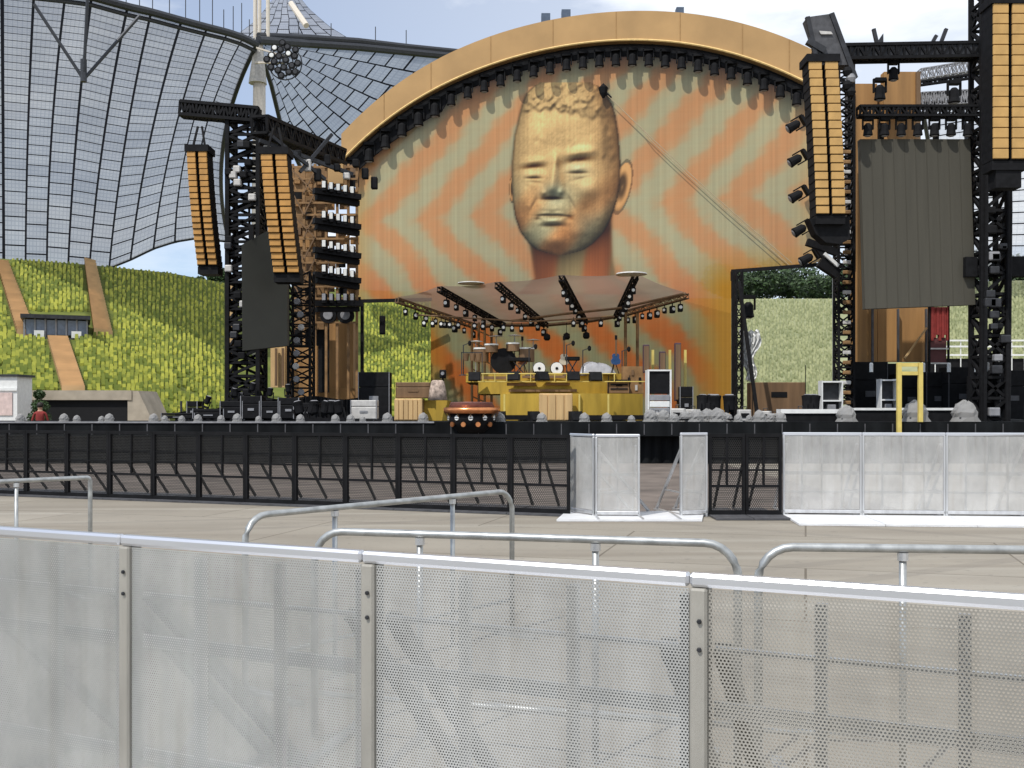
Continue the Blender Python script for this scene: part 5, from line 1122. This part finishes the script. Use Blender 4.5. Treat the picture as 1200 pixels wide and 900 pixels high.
# ------------------------------------------------------------------ crowd barriers
def barrier(lb, A, B_, H, group, sheet_m, frame_m='aludull', rail_m='alurail', plate_m='tread', plate=1.0, hb=((1.03, .012), (.90, .035), (.58, .035)), stiff=2, rail_r=.018, braces=True, upright=.028, name='crowd_barrier', diag=True):
    A = Vector(A); B_ = Vector(B_); v = B_ - A; Lg = v.length; t = thing('crowd_barrier', lb, 'crowd barrier', (A.x, A.y, 0), math.atan2(v.y, v.x), group)
    if name == 'near':
        for z in (H - .10, H - .16): MB().lathe((.025, -.022, z), [(.0055, .0), (.0055, -.004), (.0035, -.006)], 6, 'y').build('bolt', M['dark'], t)
        MB().box(Lg - .022, -.004, .12, Lg - .004, .03, H - .05).build('edge_channel', M['aludull'], t)
    H0 = H - .03
    pts = [(-.004, 0, H - rail_r), (Lg * .5, 0, H - rail_r), (Lg + .004 - .012, 0, H - rail_r)]
    MB().cbox(.0006, -rail_r, H - rail_r * 2, Lg - .0006, rail_r, H, rail_r * .5).build('top_rail', M[rail_m], t)
    MB().cbox(.002, -.02, .05, Lg - .002, .02, .10, .008).build('bottom_rail', M[frame_m], t)
    for x in ((.002, Lg - .002 - upright) if name != 'near' else (.002,)): MB().cbox(x, -.02, .0, x + upright, .035, H - rail_r * 2 - .002, .005).build('upright', M[frame_m], t)
    if sheet_m: MB().box(upright + .004, -.0085, .105, Lg - (upright if name != 'near' else -.003) - .004, -.006, H - rail_r * 2 - .004).build('mesh_or_darkening_sheet', M[sheet_m], t)
    for k in range(stiff):
        x = Lg * (k + 1) / (stiff + 1); MB().box(x - .012, .004, .105, x + .012, .03, H - .05).build('stiffener', M['offalu'], t)
    for z, th in hb: 
        MB().box(upright + .006, .032, z * H / 1.2 - th / 2, Lg - (upright if name != 'near' else .0) - .006, .05, z * H / 1.2 + th / 2).build('cross_rail', M['offalu'], t)
    if braces:
        for x in (.06, Lg - .06): MB().bar((x, .04, H * .86), (x, 1.05, .04), .035).build('brace', M[frame_m], t); MB().bar((x, .04, .35), (x, .72, .35), .022).build('brace_tie', M[frame_m], t); MB().box(x - .03, .04, .0, x + .03, 1.1, .035).build('foot_rail', M[frame_m], t)
        if diag: MB().bar((.06, 1.0, .10), (Lg - .06, .45, .62), .022).build('diagonal_tie', M['alurail'], t)
    if plate: MB().box(.004, -plate, .004, Lg - .004, -.02, .03).build('foot_plate', M[plate_m], t)
    return t
S0 = Vector((-1.5345, 3.07, 0)); S1 = Vector((0.97, 1.94, 0)); dv = S1 - S0
ts = [-.41, -.115, .177, .4655, .766, 1.061, 1.356]
labs = [None, 'nearest row perforated panel at the left edge of the photo', 'near perforated barrier panel second from the left, pale and nearly opaque', 'near perforated barrier panel third from the left, with bright diagonal tie behind it',
        'near perforated barrier panel at the right, most see-through with coarse holes']
gn = 'tall perforated barriers in the nearest row'
for k in range(1, 5):
    barrier(labs[k], S0 + dv * ts[k], S0 + dv * ts[k + 1], 1.2, gn, 'perf_fine' if k < 4 else 'perf', rail_r=.0145, name='near', upright=.038)
# right hand far wall
e = lambda px, d: Vector(((px - 600) / FP * d, d, 0))
fx = [917, 1010, 1108, 1206, 1306]; fd = [14.9, 14.8, 14.7, 14.6, 14.5]
fl_ = ['far silver barrier at the left end of the long wall on the right', 'far silver barrier second from the left in the wall on the right', 'far silver barrier third from the left, at the right edge of the photo', 'x']
kw = dict(hb=((.62, .05), (.35, .03)), stiff=3, rail_r=.022, upright=.03, frame_m='alu', diag=False)
for k in range(3): barrier(fl_[k], e(fx[k], fd[k]), e(fx[k + 1], fd[k + 1]), 1.22, 'silver barriers in the far wall on the right', 'perf_far', plate=1.25, **kw)
barrier('narrow silver barrier turned at an angle left of the wide gate leaf', e(668.5, 15.2), e(696.5, 14.7), 1.20, 'short silver barriers round the gap', 'perf_far', plate=0, **{**kw, 'stiff': 0})
barrier('wider silver gate leaf left of the gap in the far barrier line', e(697.5, 14.65), e(750, 14.6), 1.20, 'short silver barriers round the gap', 'perf_far', plate=0, **{**kw, 'stiff': 1})
barrier('narrow silver barrier right of the gap next to the black barrier', e(797, 14.7), e(829, 14.8), 1.22, 'short silver barriers round the gap', 'perf_far', plate=0, **{**kw, 'stiff': 0})
t = thing('floor_plate', 'bright white floor plate lying under the gate leaves and the gap', 'floor plate')
MB().prism([(e(652, 14.2).x, 14.15, .004), (e(822, 14.2).x, 14.15, .004), (e(826, 15.3).x, 15.35, .004), (e(664, 15.3).x, 15.35, .004)], (0, 0, .028)).build('plate', M['tread'], t)
for px in (700, 752, 796): MB().box(e(px, 14.2).x, 14.16, .034, e(px, 14.2).x + .03, 15.3, .045).build('seam_strip', M['alu'], t)
# black barriers
def black_barrier(lb, A, B_, H, group, light=False):
    A = Vector(A); B_ = Vector(B_); v = B_ - A; Lg = v.length; t = thing('black_crowd_barrier', lb, 'crowd barrier', (A.x, A.y, 0), math.atan2(v.y, v.x), group)
    MB().box(.002, -.025, H - .05, Lg - .002, .025, H).build('top_rail', M['black'], t); MB().box(.002, -.025, .03, Lg - .002, .025, .09).build('bottom_rail', M['black'], t)
    for x in (.002, Lg - .042): MB().box(x, -.03, .09, x + .04, .03, H - .052).build('upright', M['black'], t)
    MB().box(.045, .006, .095, Lg - .045, .008, H - .055).build('mesh_or_darkening_sheet', M['perf_darken'], t)  # mesh added so the ground seen behind the fence reads darker
    MB().box(.045, -.02, .42, Lg - .045, .02, .46).build('cross_rail', M['black'], t); MB().box(.045, -.012, H * .70, Lg - .045, .012, H * .70 + .02).build('cross_rail', M['black'], t)
    MB().box(Lg / 2 - .015, -.02, .462, Lg / 2 + .015, .02, H - .052).build('upright', M['black'], t)
    for x in (.03, Lg / 2): MB().bar((x, .03, H * .88), (x, .95, .05), .035).build('brace', M['black'], t)
    MB().box(.045, -.014, H * .55, Lg - .045, .014, H * .55 + .025).build('cross_rail', M['black'], t)
    MB().box(.03, .05, .010, Lg - .03, 1.05, .03).build('rear_plate', M['darkgrey'], t)
    MB().box(.004, -.55 if light else -.18, .004, Lg - .004, -.03, .03).build('foot_plate', M['darkgrey'], t)
    return t
E0, E1 = e(668, 14.95), e(-60, 19.0); n = 13
for k in range(n):
    f0, f1 = k / n, (k + 1) / n; black_barrier(f'{ORD[k]} black barrier leftwards from the silver gate in the long black line', E0.lerp(E1, f1), E0.lerp(E1, f0), 1.18, 'black barriers in the long line before the stage')
black_barrier('black barrier section between the silver gate and the long silver wall', e(830.5, 14.85), e(873, 14.85), 1.2, 'black barriers right of the gap', True); black_barrier('black barrier touching the left end of the long silver wall', e(873.5, 14.85), e(916, 14.85), 1.2, 'black barriers right of the gap', True)

# ------------------------------------------------------------------ tube hoop barriers
def hoop(lb, A, B_, H, posts, r=.018, rc=.14, square=False):
    A = Vector(A); B_ = Vector(B_); v = B_ - A; Lg = v.length; t = thing('tube_barrier', lb, 'tube barrier', (A.x, A.y, 0), math.atan2(v.y, v.x), 'grey tube barriers behind the nearest row')
    pts = [(0, 0, .02), (0, 0, H - rc)]; rc_ = .03 if square else rc
    for k in range(1, 7): a = math.pi / 2 * k / 6; pts.append((rc_ - rc_ * math.cos(a), 0, H - r - rc_ + rc_ * math.sin(a)))
    pts2 = [(Lg - x, y, z) for x, y, z in reversed(pts)]
    MB().tube(pts + pts2, r, 12).build('hoop', M['galv'], t, smooth=True)
    for x in posts: MB().tube([(x, 0, .02), (x, 0, H - 2 * r)], r * .85, 10).build('post', M['galv'], t, smooth=True); MB().lathe((x, 0, H - 2.6 * r), [(r * 1.25, -.02), (r * 1.25, .012)], 10).build('collar', M['alu'], t)
    MB().tube([(r, 0, .22), (Lg - r, 0, .22)], r * .7, 8).build('lower_rail', M['galv'], t, smooth=True)
    for x in (.12, Lg - .12): MB().box(x - .03, -.3, .0, x + .03, .3, .02).build('foot', M['galv'], t)
    return t
A, B_ = (-1.42, 5.45), (0.0, 7.17)
hoop('grey tube barrier rising to the right, farther of the middle two', A, B_, 1.0, [.62, 1.62])
hoop('grey tube barrier in the centre with two rounded corners', (-.925, 4.80), (.955, 4.33), 1.0, [.52, 1.33])
hoop('grey tube barrier at the right edge beyond the nearest row', (1.02, 4.24), (2.95, 4.06), 1.0, [.58, 1.4])
hoop('grey square cornered tube barrier at the left edge of the photo', (-5.3, 6.9), (-3.53, 8.57), 1.0, [1.0, 1.85], square=True)

# ------------------------------------------------------------------ the person in red behind the stage wing
def person(lb, loc, rz):
    t = thing('person', lb, 'person', loc, rz)
    J = [(0, 0, .95), (0, 0, 1.12), (0, .01, 1.32), (0, .01, 1.45), (0, 0, 1.54), (0, -.01, 1.64), (0, -.01, 1.74),
         (.17, .01, 1.42), (.24, .02, 1.16), (.20, -.14, 1.00), (.16, -.22, .96), (-.17, .01, 1.42), (-.25, .02, 1.15), (-.27, -.06, .92), (-.27, -.08, .84),
         (.10, 0, .88), (.11, -.02, .50), (.12, .02, .09), (.13, -.13, .04), (-.10, 0, .88), (-.12, -.03, .50), (-.13, .02, .09), (-.14, -.13, .04)]
    Ed = [(0, 1), (1, 2), (2, 3), (3, 4), (4, 5), (5, 6), (3, 7), (7, 8), (8, 9), (9, 10), (3, 11), (11, 12), (12, 13), (13, 14), (0, 15), (15, 16), (16, 17), (17, 18), (0, 19), (19, 20), (20, 21), (21, 22)]
    rad = [.15, .13, .16, .11, .055, .095, .07, .06, .045, .035, .03, .06, .045, .035, .03, .095, .065, .045, .04, .095, .065, .045, .04]
    me = bpy.data.meshes.new('body'); me.from_pydata(J, Ed, []); o = bpy.data.objects.new('body', me); COL.objects.link(o)
    sk = o.modifiers.new('skin', 'SKIN'); me.skin_vertices[0].data[0].use_root = True
    for i, r_ in enumerate(rad): me.skin_vertices[0].data[i].radius = (r_, r_ * .8)
    sb = o.modifiers.new('sub', 'SUBSURF'); sb.levels = 2; sb.render_levels = 2
    dg = bpy.context.evaluated_depsgraph_get(); m2 = bpy.data.meshes.new_from_object(o.evaluated_get(dg)); bpy.data.objects.remove(o)
    for m in ('skin', 'red', 'denim'): m2.materials.append(M[m])
    for p in m2.polygons:
        c = p.center; p.use_smooth = True; p.material_index = 0 if c.z > 1.50 or (c.z < 1.1 and abs(c.x) > .17 and c.z > .78) else (1 if c.z > .96 else 2)
    b = bpy.data.objects.new('body', m2); COL.objects.link(b); b.parent = t
    MB().lathe((0, .015, 1.66), [(.098, -.03), (.102, .04), (.085, .10), (.04, .135)], 14).build('hair', M['hair'], t, smooth=True)
    return t
person('person in a red shirt standing behind the left stage wing near the tunnel', (P(47, 480, 33.6).x, 33.6, 0), .3)
# dark conical bush-like cover behind that person
p = P(46, 480, 44); t = thing('conifer_shrub', 'small dark conical evergreen at the left side of the tunnel mouth', 'shrub', (p.x, 44, 0))
MB().tube([(0, 0, 0), (0, 0, 1.6)], [.08, .03], 6).build('trunk', M['bark'], t); crown_mesh([((0, 0, .7), .5), ((0, 0, 1.2), .45), ((.05, 0, 1.7), .35), ((0, 0, 2.2), .22)], 2500, .07).build('crown', M['leaf'], t)
